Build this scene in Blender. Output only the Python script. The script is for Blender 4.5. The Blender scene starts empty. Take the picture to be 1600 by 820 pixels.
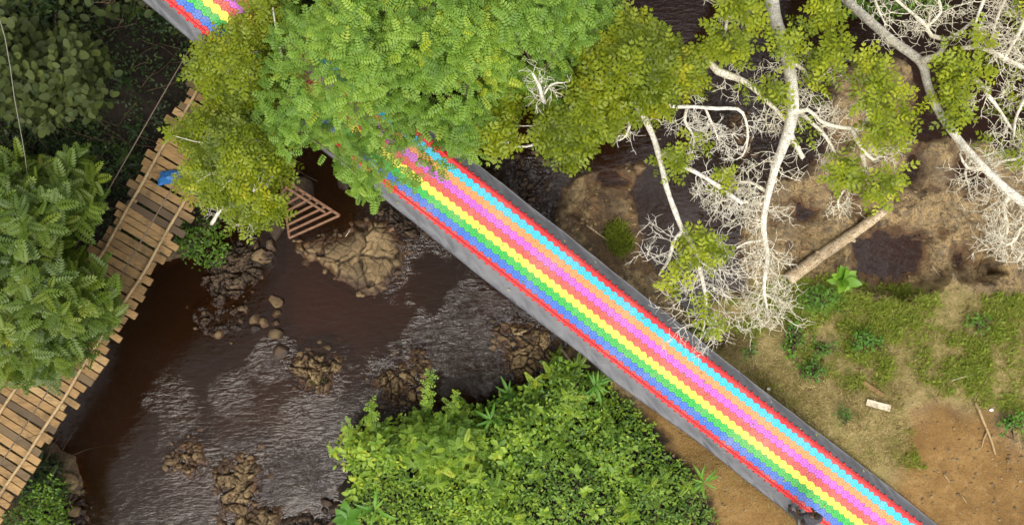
import bpy, bmesh, math, random
import numpy as np
from mathutils import Vector, Matrix

random.seed(7)
RNG = np.random.default_rng(7)
SC = bpy.context.scene
COL = SC.collection
R = math.radians

# ------------------------------------------------------------------ camera
CAM_H = 24.0            # camera height above the river (m)
PPM = 50.0              # photo pixels per metre at river level
cam_d = bpy.data.cameras.new('camera')
cam_d.sensor_fit = 'HORIZONTAL'
cam_d.angle = 2 * math.atan(16.0 / CAM_H)
cam_d.clip_end = 2000
cam = bpy.data.objects.new('camera', cam_d)
COL.objects.link(cam)
cam.location = (0, 0, CAM_H)
SC.camera = cam

# ------------------------------------------------------------------ light
SUN_EL, SUN_AZ = R(57), R(250)      # azimuth measured from +x, anticlockwise
world = bpy.data.worlds.new('World')
SC.world = world
world.use_nodes = True
wn = world.node_tree
bg = wn.nodes['Background']
sky = wn.nodes.new('ShaderNodeTexSky')
sky.sky_type = 'NISHITA'
sky.sun_disc = False
sky.sun_elevation = SUN_EL
sky.sun_rotation = R(90) - SUN_AZ
sky.air_density = 1.6
sky.dust_density = 4.0
hs = wn.nodes.new('ShaderNodeHueSaturation')
hs.inputs['Saturation'].default_value = 0.10
wn.links.new(sky.outputs[0], hs.inputs['Color'])
wtc = wn.nodes.new('ShaderNodeTexCoord')
wnz = wn.nodes.new('ShaderNodeTexNoise'); wnz.inputs['Scale'].default_value = 2.6; wnz.inputs['Detail'].default_value = 5; wnz.inputs['Roughness'].default_value = .6
wn.links.new(wtc.outputs['Generated'], wnz.inputs['Vector'])
def wmath(op, a, b):
    n = wn.nodes.new('ShaderNodeMath'); n.operation = op
    for i, v in enumerate((a, b)):
        if isinstance(v, bpy.types.NodeSocket): wn.links.new(v, n.inputs[i])
        else: n.inputs[i].default_value = v
    return n.outputs[0]
cloud = None  # unseen bright sky patches, added for the reflections in the water
for zen, az, rad, amp in ((12, 15, 12, 1.0), (45, 320, 24, .8), (55, 90, 22, .5)):
    vd = wn.nodes.new('ShaderNodeVectorMath'); vd.operation = 'DOT_PRODUCT'
    wn.links.new(wtc.outputs['Generated'], vd.inputs[0])
    vd.inputs[1].default_value = (math.sin(R(zen)) * math.cos(R(az)), math.sin(R(zen)) * math.sin(R(az)), math.cos(R(zen)))
    mr = wn.nodes.new('ShaderNodeMapRange'); mr.interpolation_type = 'SMOOTHSTEP'
    wn.links.new(wmath('ADD', vd.outputs['Value'], wmath('MULTIPLY', wmath('SUBTRACT', wnz.outputs['Fac'], .5), .16)), mr.inputs[0])
    mr.inputs[1].default_value = math.cos(R(rad * 1.25)); mr.inputs[2].default_value = math.cos(R(rad * .55)); mr.inputs[4].default_value = amp
    cloud = mr.outputs[0] if cloud is None else wmath('MAXIMUM', cloud, mr.outputs[0])
wmx = wn.nodes.new('ShaderNodeMix'); wmx.data_type = 'RGBA'; wmx.blend_type = 'MULTIPLY'; wmx.inputs[0].default_value = 1
wcb = wn.nodes.new('ShaderNodeCombineXYZ')
cl = wmath('ADD', .62, wmath('MULTIPLY', cloud, 3.4))
for i in range(3): wn.links.new(cl, wcb.inputs[i])
wn.links.new(hs.outputs[0], wmx.inputs[6]); wn.links.new(wcb.outputs[0], wmx.inputs[7])
wn.links.new(wmx.outputs[2], bg.inputs['Color'])
bg.inputs['Strength'].default_value = 0.15
sun_d = bpy.data.lights.new('sun', 'SUN')
sun_d.energy = 1.5
sun_d.angle = R(30)
sun_d.color = (1.0, 0.93, 0.80)
sun = bpy.data.objects.new('sun', sun_d)
COL.objects.link(sun)
sv = Vector((math.cos(SUN_EL) * math.cos(SUN_AZ), math.cos(SUN_EL) * math.sin(SUN_AZ), math.sin(SUN_EL)))
sun.rotation_euler = sv.to_track_quat('Z', 'Y').to_euler()
sun.location = sv * 60
SC.view_settings.view_transform = 'Standard'
SC.view_settings.look = 'None'
SC.view_settings.gamma = 1
SC.view_settings.use_curve_mapping = False
SC.view_settings.exposure = 0.62
SC.render.engine = 'CYCLES'
SC.cycles.max_bounces = 6
SC.cycles.transparent_max_bounces = 8

# ------------------------------------------------------------------ helpers
def P(px, py, z=0.0):
    """photo pixel + height above the river -> world point"""
    k = (CAM_H - z) / CAM_H / PPM
    return np.array(((px - 800) * k, (410 - py) * k, z))

def PP(px, py, z):
    px, py, z = np.asarray(px, float), np.asarray(py, float), np.asarray(z, float)
    k = (CAM_H - z) / CAM_H / PPM
    return np.stack(((px - 800) * k, (410 - py) * k, z + 0 * px), -1)

_tab = np.random.default_rng(3).random((8, 256, 256))
def vnoise(x, y, s=0):
    t = _tab[s % 8]
    xi, yi = np.floor(x).astype(int), np.floor(y).astype(int)
    fx, fy = x - xi, y - yi
    fx, fy = fx * fx * (3 - 2 * fx), fy * fy * (3 - 2 * fy)
    a, b = t[xi % 256, yi % 256], t[(xi + 1) % 256, yi % 256]
    c, d = t[xi % 256, (yi + 1) % 256], t[(xi + 1) % 256, (yi + 1) % 256]
    return (a * (1 - fx) + b * fx) * (1 - fy) + (c * (1 - fx) + d * fx) * fy

def fbm(x, y, f=1.0, o=4, s=0):
    v, a, n = 0, 1.0, 0
    for i in range(o):
        v = v + a * vnoise(x * f + 13.7 * i + 50, y * f + 7.1 * i + 50, s + i)
        n += a; a *= .5; f *= 2.03
    return v / n * 2 - 1          # about -1..1

def worley(x, y, f, s=0, tilt=False):
    X, Y = x * f, y * f
    xi, yi = np.floor(X).astype(int), np.floor(Y).astype(int)
    f1 = np.full(X.shape, 9.); f2 = np.full(X.shape, 9.); cid = np.zeros(X.shape); til = np.zeros(X.shape)
    for i in (-1, 0, 1):
        for j in (-1, 0, 1):
            a, b = (xi + i) % 256, (yi + j) % 256
            d = np.hypot(xi + i + _tab[s % 8][a, b] - X, yi + j + _tab[(s + 1) % 8][a, b] - Y)
            c = _tab[(s + 2) % 8][a, b]; ox = X - (xi + i + _tab[s % 8][a, b]); oy = Y - (yi + j + _tab[(s + 1) % 8][a, b])
            new = d < f1
            f2 = np.where(new, f1, np.minimum(f2, d))
            cid = np.where(new, c, cid)
            til = np.where(new, ox * np.cos(c * 97.3) + oy * np.sin(c * 97.3), til)
            f1 = np.where(new, d, f1)
    return (f1, f2, cid, til) if tilt else (f1, f2, cid)

def smooth(a, b, x):
    t = np.clip((x - a) / (b - a), 0, 1)
    return t * t * (3 - 2 * t)

def sdf(poly, x, y):
    """signed distance, positive inside"""
    p = np.asarray(poly, float)
    q = np.roll(p, -1, 0)
    d = np.full(np.shape(x), 1e9)
    ins = np.zeros(np.shape(x), bool)
    for (x0, y0), (x1, y1) in zip(p, q):
        ex, ey = x1 - x0, y1 - y0
        L = ex * ex + ey * ey
        if L < 1e-12: continue
        t = np.clip(((x - x0) * ex + (y - y0) * ey) / L, 0, 1)
        d = np.minimum(d, (x - x0 - t * ex) ** 2 + (y - y0 - t * ey) ** 2)
        c = (y0 > y) != (y1 > y)
        if y1 != y0:
            ins ^= c & (x < ex * (y - y0) / ey + x0)
    d = np.sqrt(d)
    return np.where(ins, d, -d)

def wpoly(pts, z=0.2):
    return [tuple(P(a, b, z)[:2]) for a, b in pts]

class MB:
    """collects pieces and links them as one mesh object"""
    def __init__(self):
        self.v, self.f, self.t, self.n = [], {}, {}, 0
        self.m = {}
    def add(self, verts, faces, tint=0.5, mi=0):
        verts = np.asarray(verts, float).reshape(-1, 3)
        for f in faces:
            f = np.asarray(f, int)
            if f.ndim == 1: f = f[None]
            k = f.shape[1]
            self.f.setdefault(k, []).append(f + self.n)
            self.t.setdefault(k, []).append(np.broadcast_to(np.asarray(tint, float), (len(f),)))
            self.m.setdefault(k, []).append(np.full(len(f), mi))
        self.v.append(verts)
        self.n += len(verts)
    def mesh(self, name, smooth_=True):
        me = bpy.data.meshes.new(name)
        if not self.v: return me
        v = np.concatenate(self.v).astype(np.float32)
        me.vertices.add(len(v)); me.vertices.foreach_set('co', v.ravel())
        loops, starts, tots, tint, mi, pos = [], [], [], [], [], 0
        for k, fl in self.f.items():
            f = np.concatenate(fl)
            loops.append(f.ravel())
            starts.append(pos + np.arange(len(f)) * k)
            tots.append(np.full(len(f), k))
            tint.append(np.concatenate(self.t[k])); mi.append(np.concatenate(self.m[k]))
            pos += f.size
        loops = np.concatenate(loops).astype(np.int32); starts = np.concatenate(starts).astype(np.int32)
        tots = np.concatenate(tots)
        me.loops.add(len(loops)); me.loops.foreach_set('vertex_index', loops)
        me.polygons.add(len(starts)); me.polygons.foreach_set('loop_start', starts)
        me.polygons.foreach_set('loop_total', tots.astype(np.int32))
        me.polygons.foreach_set('material_index', np.concatenate(mi).astype(np.int32))
        me.polygons.foreach_set('use_smooth', np.full(len(starts), smooth_))
        a = me.attributes.new('tint', 'FLOAT', 'FACE')
        a.data.foreach_set('value', np.concatenate(tint).astype(np.float32))
        me.update(calc_edges=True)
        me.validate()
        return me
    def build(self, name, mat, parent=None, smooth_=True):
        o = bpy.data.objects.new(name, self.mesh(name, smooth_))
        for m in (mat if isinstance(mat, (list, tuple)) else [mat]): o.data.materials.append(m)
        COL.objects.link(o)
        if parent is not None:
            o.parent = parent
            o.matrix_parent_inverse = Matrix.Translation(-parent.location)
        return o

def tag(o, label=None, cat=None, group=None, kind=None):
    if label: o['label'] = label
    if cat: o['category'] = cat
    if group: o['group'] = group
    if kind: o['kind'] = kind
    return o

def thing(name, label, cat, loc=(0, 0, 0), group=None):
    o = bpy.data.objects.new(name, None)
    o.empty_display_size = .2
    o.location = Vector([float(c) for c in loc])
    COL.objects.link(o)
    return tag(o, label, cat, group)

def tube(mb, pts, rad, sides=6, tint=.5, cap=True):
    pts = np.asarray(pts, float); n = len(pts)
    rad = np.broadcast_to(np.asarray(rad, float), (n,))
    t = np.gradient(pts, axis=0)
    t /= np.linalg.norm(t, axis=1, keepdims=True) + 1e-9
    ref = np.array((0, 0, 1.)) if abs(t[0][2]) < .8 else np.array((1., 0, 0))
    u = np.cross(t, ref); u /= np.linalg.norm(u, axis=1, keepdims=True) + 1e-9
    w = np.cross(u, t)
    a = np.arange(sides) / sides * 2 * np.pi
    ring = pts[:, None] + rad[:, None, None] * (np.cos(a)[None, :, None] * u[:, None] + np.sin(a)[None, :, None] * w[:, None])
    i = np.arange(n - 1)[:, None] * sides
    j = np.arange(sides)[None]; j2 = (j + 1) % sides
    q = np.stack((i + j, i + j2, i + sides + j2, i + sides + j), -1).reshape(-1, 4)
    fs = [q]
    if cap:
        fs += [np.arange(sides)[::-1], np.arange(sides) + (n - 1) * sides]
    mb.add(ring.reshape(-1, 3), fs, tint)

def box(mb, c, ax, ay, az, tint=.5, bev=0.0):
    """box from centre and three half-axis vectors, corners slightly chamfered in plan when bev > 0"""
    c, ax, ay, az = (np.asarray(k, float) for k in (c, ax, ay, az))
    if bev:
        lx, ly = np.linalg.norm(ax), np.linalg.norm(ay)
        bx_, by_ = bev / lx, bev / ly
        o = [(1 - bx_, 1), (-1 + bx_, 1), (-1, 1 - by_), (-1, -1 + by_), (-1 + bx_, -1), (1 - bx_, -1), (1, -1 + by_), (1, 1 - by_)]
    else:
        o = [(1, 1), (-1, 1), (-1, -1), (1, -1)]
    n = len(o)
    v = [c + a * ax + b * ay - az for a, b in o] + [c + a * ax + b * ay + az for a, b in o]
    f = [[i, (i + 1) % n, n + (i + 1) % n, n + i] for i in range(n)]
    mb.add(v, [np.array(f), np.arange(n)[::-1], np.arange(n) + n], tint)

def spline(pts, step):
    """Catmull-Rom through rows of pts (any number of columns)"""
    p = np.asarray(pts, float)
    p = np.vstack((2 * p[0] - p[1], p, 2 * p[-1] - p[-2]))
    out = []
    for i in range(1, len(p) - 2):
        n = max(2, int(np.linalg.norm(p[i + 1][:3] - p[i][:3]) / step))
        t = np.linspace(0, 1, n, endpoint=False)[:, None]
        a, b, c, d = p[i - 1], p[i], p[i + 1], p[i + 2]
        out.append(.5 * (2 * b + (c - a) * t + (2 * a - 5 * b + 4 * c - d) * t ** 2 + (3 * b - a - 3 * c + d) * t ** 3))
    out.append(p[-2][None])
    return np.concatenate(out)

# ------------------------------------------------------------------ materials
class NT:
    def __init__(self, name):
        self.m = bpy.data.materials.new(name); self.m.use_nodes = True
        self.t = self.m.node_tree; self.t.nodes.clear()
        self.out = self.n('ShaderNodeOutputMaterial')
    def n(self, typ, **kw):
        x = self.t.nodes.new(typ)
        for k, v in kw.items(): setattr(x, k, v)
        return x
    def l(self, a, b): self.t.links.new(a, b)
    def put(self, sock, v):
        if isinstance(v, bpy.types.NodeSocket): self.l(v, sock)
        elif isinstance(v, (tuple, list)) and len(v) == 3 and sock.type == 'RGBA': sock.default_value = (*v, 1)
        else: sock.default_value = v
    def coord(self): return self.n('ShaderNodeTexCoord').outputs['Object']
    def noise(self, scale, detail=4, rough=.55, dist=0, vec=None):
        x = self.n('ShaderNodeTexNoise')
        self.put(x.inputs['Vector'], vec if vec is not None else self.coord())
        x.inputs['Scale'].default_value = scale; x.inputs['Detail'].default_value = detail
        x.inputs['Roughness'].default_value = rough; x.inputs['Distortion'].default_value = dist
        return x.outputs['Fac']
    def voro(self, scale, feature='F1', vec=None):
        x = self.n('ShaderNodeTexVoronoi', feature=feature)
        self.put(x.inputs['Vector'], vec if vec is not None else self.coord())
        x.inputs['Scale'].default_value = scale
        return x.outputs['Distance']
    def ramp(self, fac, stops):
        x = self.n('ShaderNodeValToRGB'); e = x.color_ramp.elements
        while len(e) < len(stops): e.new(.5)
        for el, (p, c) in zip(e, stops):
            el.position = p; el.color = (*c, 1) if len(c) == 3 else c
        self.put(x.inputs[0], fac); return x.outputs['Color']
    def mix(self, fac, a, b, mode='MIX'):
        x = self.n('ShaderNodeMix', data_type='RGBA', blend_type=mode)
        self.put(x.inputs[0], fac); self.put(x.inputs[6], a); self.put(x.inputs[7], b)
        return x.outputs[2]
    def math(self, op, a, b=0.0, clamp=False):
        x = self.n('ShaderNodeMath', operation=op, use_clamp=clamp)
        self.put(x.inputs[0], a); self.put(x.inputs[1], b); return x.outputs[0]
    def rng(self, v, a, b, c=0., d=1.):
        x = self.n('ShaderNodeMapRange'); self.put(x.inputs[0], v)
        for i, k in enumerate((a, b, c, d)): self.put(x.inputs[i + 1], k)
        return x.outputs[0]
    def attr(self, name, out='Fac'):
        return self.n('ShaderNodeAttribute', attribute_name=name).outputs[out]
    def sep(self, c):
        x = self.n('ShaderNodeSeparateColor'); self.l(c, x.inputs[0]); return x.outputs
    def bump(self, h, strength=.5, dist=.02, normal=None):
        x = self.n('ShaderNodeBump'); self.put(x.inputs['Height'], h)
        self.put(x.inputs['Strength'], strength); x.inputs['Distance'].default_value = dist
        if normal: self.l(normal, x.inputs['Normal'])
        return x.outputs[0]
    def bsdf(self, col, rough=.8, spec=.3, normal=None, **kw):
        x = self.n('ShaderNodeBsdfPrincipled')
        self.put(x.inputs['Base Color'], col); self.put(x.inputs['Roughness'], rough)
        self.put(x.inputs['Specular IOR Level'], spec)
        if normal: self.l(normal, x.inputs['Normal'])
        for k, v in kw.items(): self.put(x.inputs[k], v)
        return x.outputs[0]
    def end(self, sh): self.l(sh, self.out.inputs['Surface']); return self.m

def m_leaf(name, stops, trans=.35, rough=.45, spec=.35):
    a = NT(name)
    t = a.attr('tint')
    nz = a.noise(3.0, 2)
    f = a.math('ADD', t, a.math('MULTIPLY', a.math('SUBTRACT', nz, .5), .35), True)
    c = a.ramp(f, stops)
    s = a.bsdf(c, rough, spec)
    tr = a.n('ShaderNodeBsdfTranslucent')
    a.l(a.mix(1.0, c, (1.15, 1.1, .55), 'MULTIPLY'), tr.inputs['Color'])
    mx = a.n('ShaderNodeMixShader'); mx.inputs[0].default_value = trans
    a.l(s, mx.inputs[1]); a.l(tr.outputs[0], mx.inputs[2])
    return a.end(mx.outputs[0])

M = {}
M['leaf_bright'] = m_leaf('bright_green_leaf', [(0, (.075, .15, .018)), (.4, (.165, .29, .034)), (.75, (.25, .385, .045)), (1, (.42, .47, .03))])
M['leaf_yellow'] = m_leaf('yellow_green_leaf', [(0, (.085, .125, .006)), (.45, (.19, .245, .009)), (.8, (.28, .32, .012)), (1, (.42, .39, .015))])
M['leaf_lichen'] = m_leaf('lime_leaf', [(0, (.11, .15, .006)), (.5, (.24, .30, .010)), (1, (.44, .46, .02))])
M['leaf_round'] = m_leaf('dull_round_leaf', [(0, (.020, .032, .007)), (.5, (.045, .060, .015)), (1, (.09, .108, .026))], .2, .55, .2)  # leaf colour darkened to carry the dim light of the left side
M['leaf_feather'] = m_leaf('feather_leaf', [(0, (.035, .068, .008)), (.45, (.088, .14, .014)), (.85, (.15, .20, .02)), (1, (.26, .27, .03))], .25, .4)  # also toned down in colour for the dim left side
M['leaf_thicket'] = m_leaf('thicket_leaf', [(0, (.055, .12, .012)), (.4, (.145, .26, .022)), (.8, (.28, .40, .032)), (1, (.42, .46, .035))], .3, .42)
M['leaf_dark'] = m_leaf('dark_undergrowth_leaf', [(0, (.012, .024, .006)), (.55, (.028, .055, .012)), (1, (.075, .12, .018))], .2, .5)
M['leaf_weed'] = m_leaf('weed_leaf', [(0, (.05, .14, .012)), (.5, (.09, .23, .02)), (1, (.20, .36, .03))], .3, .4)
M['grass'] = m_leaf('grass_blade', [(0, (.15, .21, .022)), (.35, (.25, .30, .036)), (.6, (.28, .28, .065)), (.8, (.40, .32, .14)), (1, (.50, .41, .21))], .25, .6, .2)

def m_bark(name, c0, c1, scale=9):
    a = NT(name)
    n = a.noise(scale, 5, .65)
    n2 = a.noise(scale * 4.3, 3, .6)
    c = a.ramp(n, [(.32, c0), (.62, c1)])
    c = a.mix(a.rng(n2, .50, .66), c, tuple(k * .42 for k in c0))
    return a.end(a.bsdf(c, .9, .15, a.bump(n2, .6, .02)))
M['bark_pale'] = m_bark('lichen_covered_bark', (.50, .45, .36), (.86, .81, .69), 9)
M['lichen'] = m_bark('pale_lichen_twig', (.5, .45, .33), (.80, .74, .59), 7)
M['bark_brown'] = m_bark('brown_bark', (.06, .042, .028), (.15, .11, .075))
M['twig_brown'] = m_bark('dry_twig', (.05, .035, .02), (.13, .09, .055))
M['log'] = m_bark('weathered_log', (.34, .24, .14), (.55, .44, .29), 5)

def m_wood(name, stops):
    a = NT(name)
    t = a.attr('tint')
    tc = a.coord()
    mp = a.n('ShaderNodeMapping'); a.l(tc, mp.inputs[0]); mp.inputs['Rotation'].default_value = (0, 0, R(30)); mp.inputs['Scale'].default_value = (.16, 1.6, 1)
    gr = a.noise(16, 4, .6, .5, mp.outputs[0])
    c = a.ramp(t, stops)
    c = a.mix(a.rng(gr, .45, .72, 0, .6), c, tuple(k * .42 for k in stops[len(stops) // 2][1]))
    st = a.noise(3.2, 4, .65)
    c = a.mix(a.rng(st, .5, .68, 0, .6), c, (.07, .05, .03))
    return a.end(a.bsdf(c, .8, .2, a.bump(gr, .5, .01)))
M['plank'] = m_wood('bridge_plank_wood', [(0, (.085, .06, .04)), (.25, (.16, .11, .06)), (.5, (.27, .165, .07)), (.8, (.34, .21, .09)), (1, (.42, .29, .14))])
M['pole'] = m_wood('peeled_pole_wood', [(0, (.3, .2, .1)), (.5, (.38, .27, .14)), (1, (.46, .33, .18))])
M['red_wood'] = m_wood('red_brown_timber', [(0, (.10, .05, .03)), (.5, (.19, .10, .06)), (1, (.27, .15, .09))])
M['pale_wood'] = m_wood('pale_sawn_wood', [(0, (.5, .4, .26)), (.5, (.62, .52, .37)), (1, (.7, .6, .45))])

def m_plain(name, c, rough=.5, spec=.4, var=.15, scale=8, bump=0.0, **kw):
    a = NT(name)
    n = a.noise(scale, 4)
    col = a.mix(a.rng(n, .3, .7), tuple(k * (1 - var) for k in c), tuple(min(1, k * (1 + var)) for k in c))
    return a.end(a.bsdf(col, rough, spec, a.bump(n, bump, .02) if bump else None, **kw))
M['steel'] = m_plain('grey_steel', (.25, .25, .26), .5, .5)
M['cable'] = m_plain('rusty_cable', (.11, .08, .055), .7, .3)
M['wire'] = m_plain('pale_wire', (.2, .19, .14), .6, .3)
M['blue_sheet'] = m_plain('blue_plastic_sheet', (.02, .12, .33), .4, .5, .3, 12)

def m_tarp():
    a = NT('grey_tarpaulin')
    tc = a.coord()
    n = a.noise(1.4, 5, .6, .4, tc)
    c = a.ramp(n, [(.3, (.075, .075, .083)), (.7, (.112, .112, .122))])
    d = a.noise(2.5, 5, .7, 0, tc)
    c = a.mix(a.rng(d, .6, .75, 0, .35), c, (.22, .19, .15))
    mp = a.n('ShaderNodeMapping'); a.l(tc, mp.inputs[0]); mp.inputs['Rotation'].default_value = (0, 0, R(68)); mp.inputs['Scale'].default_value = (.5, 3.0, 1)
    w = a.noise(2.2, 2, .45, .8, mp.outputs[0])
    cr = a.math('SUBTRACT', 1.0, a.math('MULTIPLY', a.math('ABSOLUTE', a.math('SUBTRACT', w, .5)), 6.0), True)
    return a.end(a.bsdf(c, .5, .45, a.bump(a.math('POWER', cr, 2.0), .16, .02)))
M['tarp'] = m_tarp()

def m_mat(name, c):
    """interlocking hexagon mat, studs and drain holes drawn from each tile's own UV"""
    a = NT(name)
    uv = a.n('ShaderNodeUVMap', uv_map='tile').outputs[0]
    x = a.n('ShaderNodeSeparateXYZ'); a.l(uv, x.inputs[0])
    u, v = x.outputs[0], x.outputs[1]
    r = a.math('SQRT', a.math('ADD', a.math('MULTIPLY', u, u), a.math('MULTIPLY', v, v)))
    th = a.math('ARCTAN2', v, u)
    petals = a.rng(a.math('COSINE', a.math('MULTIPLY', th, 6.0)), .2, .8)
    ring = a.math('SUBTRACT', 1.0, a.rng(a.math('ABSOLUTE', a.math('SUBTRACT', r, .58)), .07, .17), True)
    petal2 = a.rng(a.math('COSINE', a.math('ADD', a.math('MULTIPLY', th, 6.0), 3.14)), .2, .8)
    ring2 = a.math('SUBTRACT', 1.0, a.rng(a.math('ABSOLUTE', a.math('SUBTRACT', r, .30)), .04, .12), True)
    hole = a.math('MAXIMUM', a.math('MULTIPLY', petals, ring), a.math('MULTIPLY', petal2, ring2))
    edge = a.rng(r, .86, .98)
    n = a.noise(2.3, 4)
    col = a.mix(a.rng(n, .35, .7, 0, .22), c, tuple(min(1, k * .8 + .05) for k in c))
    col = a.mix(a.math('MULTIPLY', hole, .85), col, tuple(k * .35 for k in c))
    col = a.mix(a.math('MULTIPLY', edge, .2), col, tuple(k * .5 for k in c))
    du = a.noise(1.1, 6, .68, .6)
    col = a.mix(a.rng(du, .48, .70, 0, .30), col, (.42, .34, .24))
    sc_ = a.noise(7, 4, .7, 1.5)
    col = a.mix(a.rng(sc_, .58, .68, 0, .35), col, (.25, .2, .15))
    t = a.attr('tint')
    col = a.mix(a.rng(t, 0, 1, .0, .16), col, tuple(min(1, k + .10) for k in c))
    h = a.math('SUBTRACT', 1.0, a.math('MAXIMUM', hole, edge))
    return a.end(a.bsdf(col, .48, .5, a.bump(h, .6, .012)))
MATC = [('red', (.64, .010, .014)), ('blue', (.03, .135, .53)), ('green', (.02, .41, .05)), ('yellow', (.86, .77, .07)),
        ('crimson', (.58, .085, .06)), ('magenta', (.52, .10, .52)), ('orange', (.74, .27, .08)), ('cyan', (.03, .50, .70)), ('red', (.64, .010, .014))]
for nm, c in MATC:
    if 'mat_' + nm not in M: M['mat_' + nm] = m_mat(nm + '_plastic_mat', c)
M['rail'] = m_plain('dark_red_plastic_rail', (.56, .006, .008), .42, .5, .12)

def m_ground():
    a = NT('riverbank_ground')
    tc = a.coord()
    A = a.sep(a.attr('maska', 'Color')); B = a.sep(a.attr('maskb', 'Color'))
    n1 = a.noise(.9, 8, .68, .3, tc); n2 = a.noise(3.6, 9, .72, .3, tc); n3 = a.noise(20, 6, .7, 0, tc)
    # bed
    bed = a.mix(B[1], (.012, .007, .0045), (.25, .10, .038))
    bed = a.mix(a.rng(n2, .5, .75, 0, .5), bed, (.03, .017, .01))
    # rock
    rock = a.ramp(n1, [(.30, (.15, .105, .062)), (.45, (.25, .175, .088)), (.55, (.37, .255, .115)), (.68, (.32, .235, .125))])
    rock = a.mix(a.rng(n2, .505, .56, 0, .62), rock, (.125, .10, .068))
    n4 = a.noise(8, 8, .72, .5, tc)
    rock = a.mix(a.rng(n4, .54, .58, 0, .62), rock, (.085, .062, .042))
    rock = a.mix(a.rng(n4, .42, .34, 0, .35), rock, (.40, .28, .14))
    rock = a.mix(a.rng(n3, .52, .58, 0, .7), rock, (.095, .068, .042))
    wn_ = a.n('ShaderNodeTexNoise'); wn_.inputs['Scale'].default_value = 2.5; wn_.inputs['Detail'].default_value = 6; a.l(tc, wn_.inputs['Vector'])
    cr = a.voro(1.3, 'DISTANCE_TO_EDGE', a.mix(.35, tc, wn_.outputs['Color'], 'ADD'))
    rock = a.mix(a.math('MULTIPLY', a.rng(cr, .0, .03, .8, 0), a.rng(n1, .44, .54)), rock, (.05, .032, .02))
    # soil
    soil = a.ramp(n1, [(.32, (.14, .076, .024)), (.5, (.225, .126, .038)), (.68, (.30, .18, .062))])
    soil = a.mix(a.rng(n3, .51, .58, 0, .6), soil, (.14, .07, .024))
    soil = a.mix(a.rng(n2, .54, .62, 0, .4), soil, (.35, .22, .10))
    # dry turf
    turf = a.ramp(n2, [(.3, (.14, .15, .035)), (.5, (.30, .235, .09)), (.7, (.44, .34, .16))])
    turf = a.mix(a.rng(n3, .5, .68, 0, .5), turf, (.11, .10, .03))
    # leaf litter
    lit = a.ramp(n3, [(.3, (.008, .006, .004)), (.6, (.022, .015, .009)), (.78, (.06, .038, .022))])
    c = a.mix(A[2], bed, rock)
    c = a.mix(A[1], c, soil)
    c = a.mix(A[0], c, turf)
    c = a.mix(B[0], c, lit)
    wet = a.mix(1.0, c, (.36, .27, .22), 'MULTIPLY')
    c = a.mix(B[2], c, wet)
    h = a.math('ADD', a.math('ADD', a.math('MULTIPLY', n2, .6), a.math('MULTIPLY', n4, .5)), a.math('MULTIPLY', n3, .3))
    rough = a.rng(B[2], 0, 1, .92, .45)
    return a.end(a.bsdf(c, rough, .3, a.bump(h, 1.0, .10)))
M['ground'] = m_ground()

def m_rock(name, c0, c1, c2):
    a = NT(name)
    tc = a.coord()
    n1 = a.noise(1.6, 5, .6, .2, tc); n2 = a.noise(9, 5, .65, 0, tc)
    t = a.attr('tint')
    f = a.math('ADD', a.math('MULTIPLY', n1, .7), a.math('MULTIPLY', t, .35))
    c = a.ramp(f, [(.3, c0), (.55, c1), (.78, c2)])
    c = a.mix(a.rng(n2, .5, .66, 0, .75), c, tuple(k * .35 for k in c1))
    n3 = a.noise(30, 3, .6, 0, tc)
    c = a.mix(a.math('MULTIPLY', a.attr('crack'), .85), c, tuple(k * .16 for k in c1))  # shade in the cracks put into the rock colour
    c = a.mix(a.rng(n3, .5, .7, 0, .4), c, tuple(k * .5 for k in c0))
    w = a.attr('wet')
    c = a.mix(w, c, a.mix(1.0, c, (.30, .21, .16), 'MULTIPLY'))
    return a.end(a.bsdf(c, a.rng(w, 0, 1, .9, .4), .3, a.bump(n2, .9, .05)))
M['rock'] = m_rock('river_rock', (.10, .07, .038), (.22, .15, .074), (.36, .255, .13))
M['rock_dark'] = m_rock('dark_river_rock', (.035, .024, .015), (.085, .056, .033), (.17, .115, .065))

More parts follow.
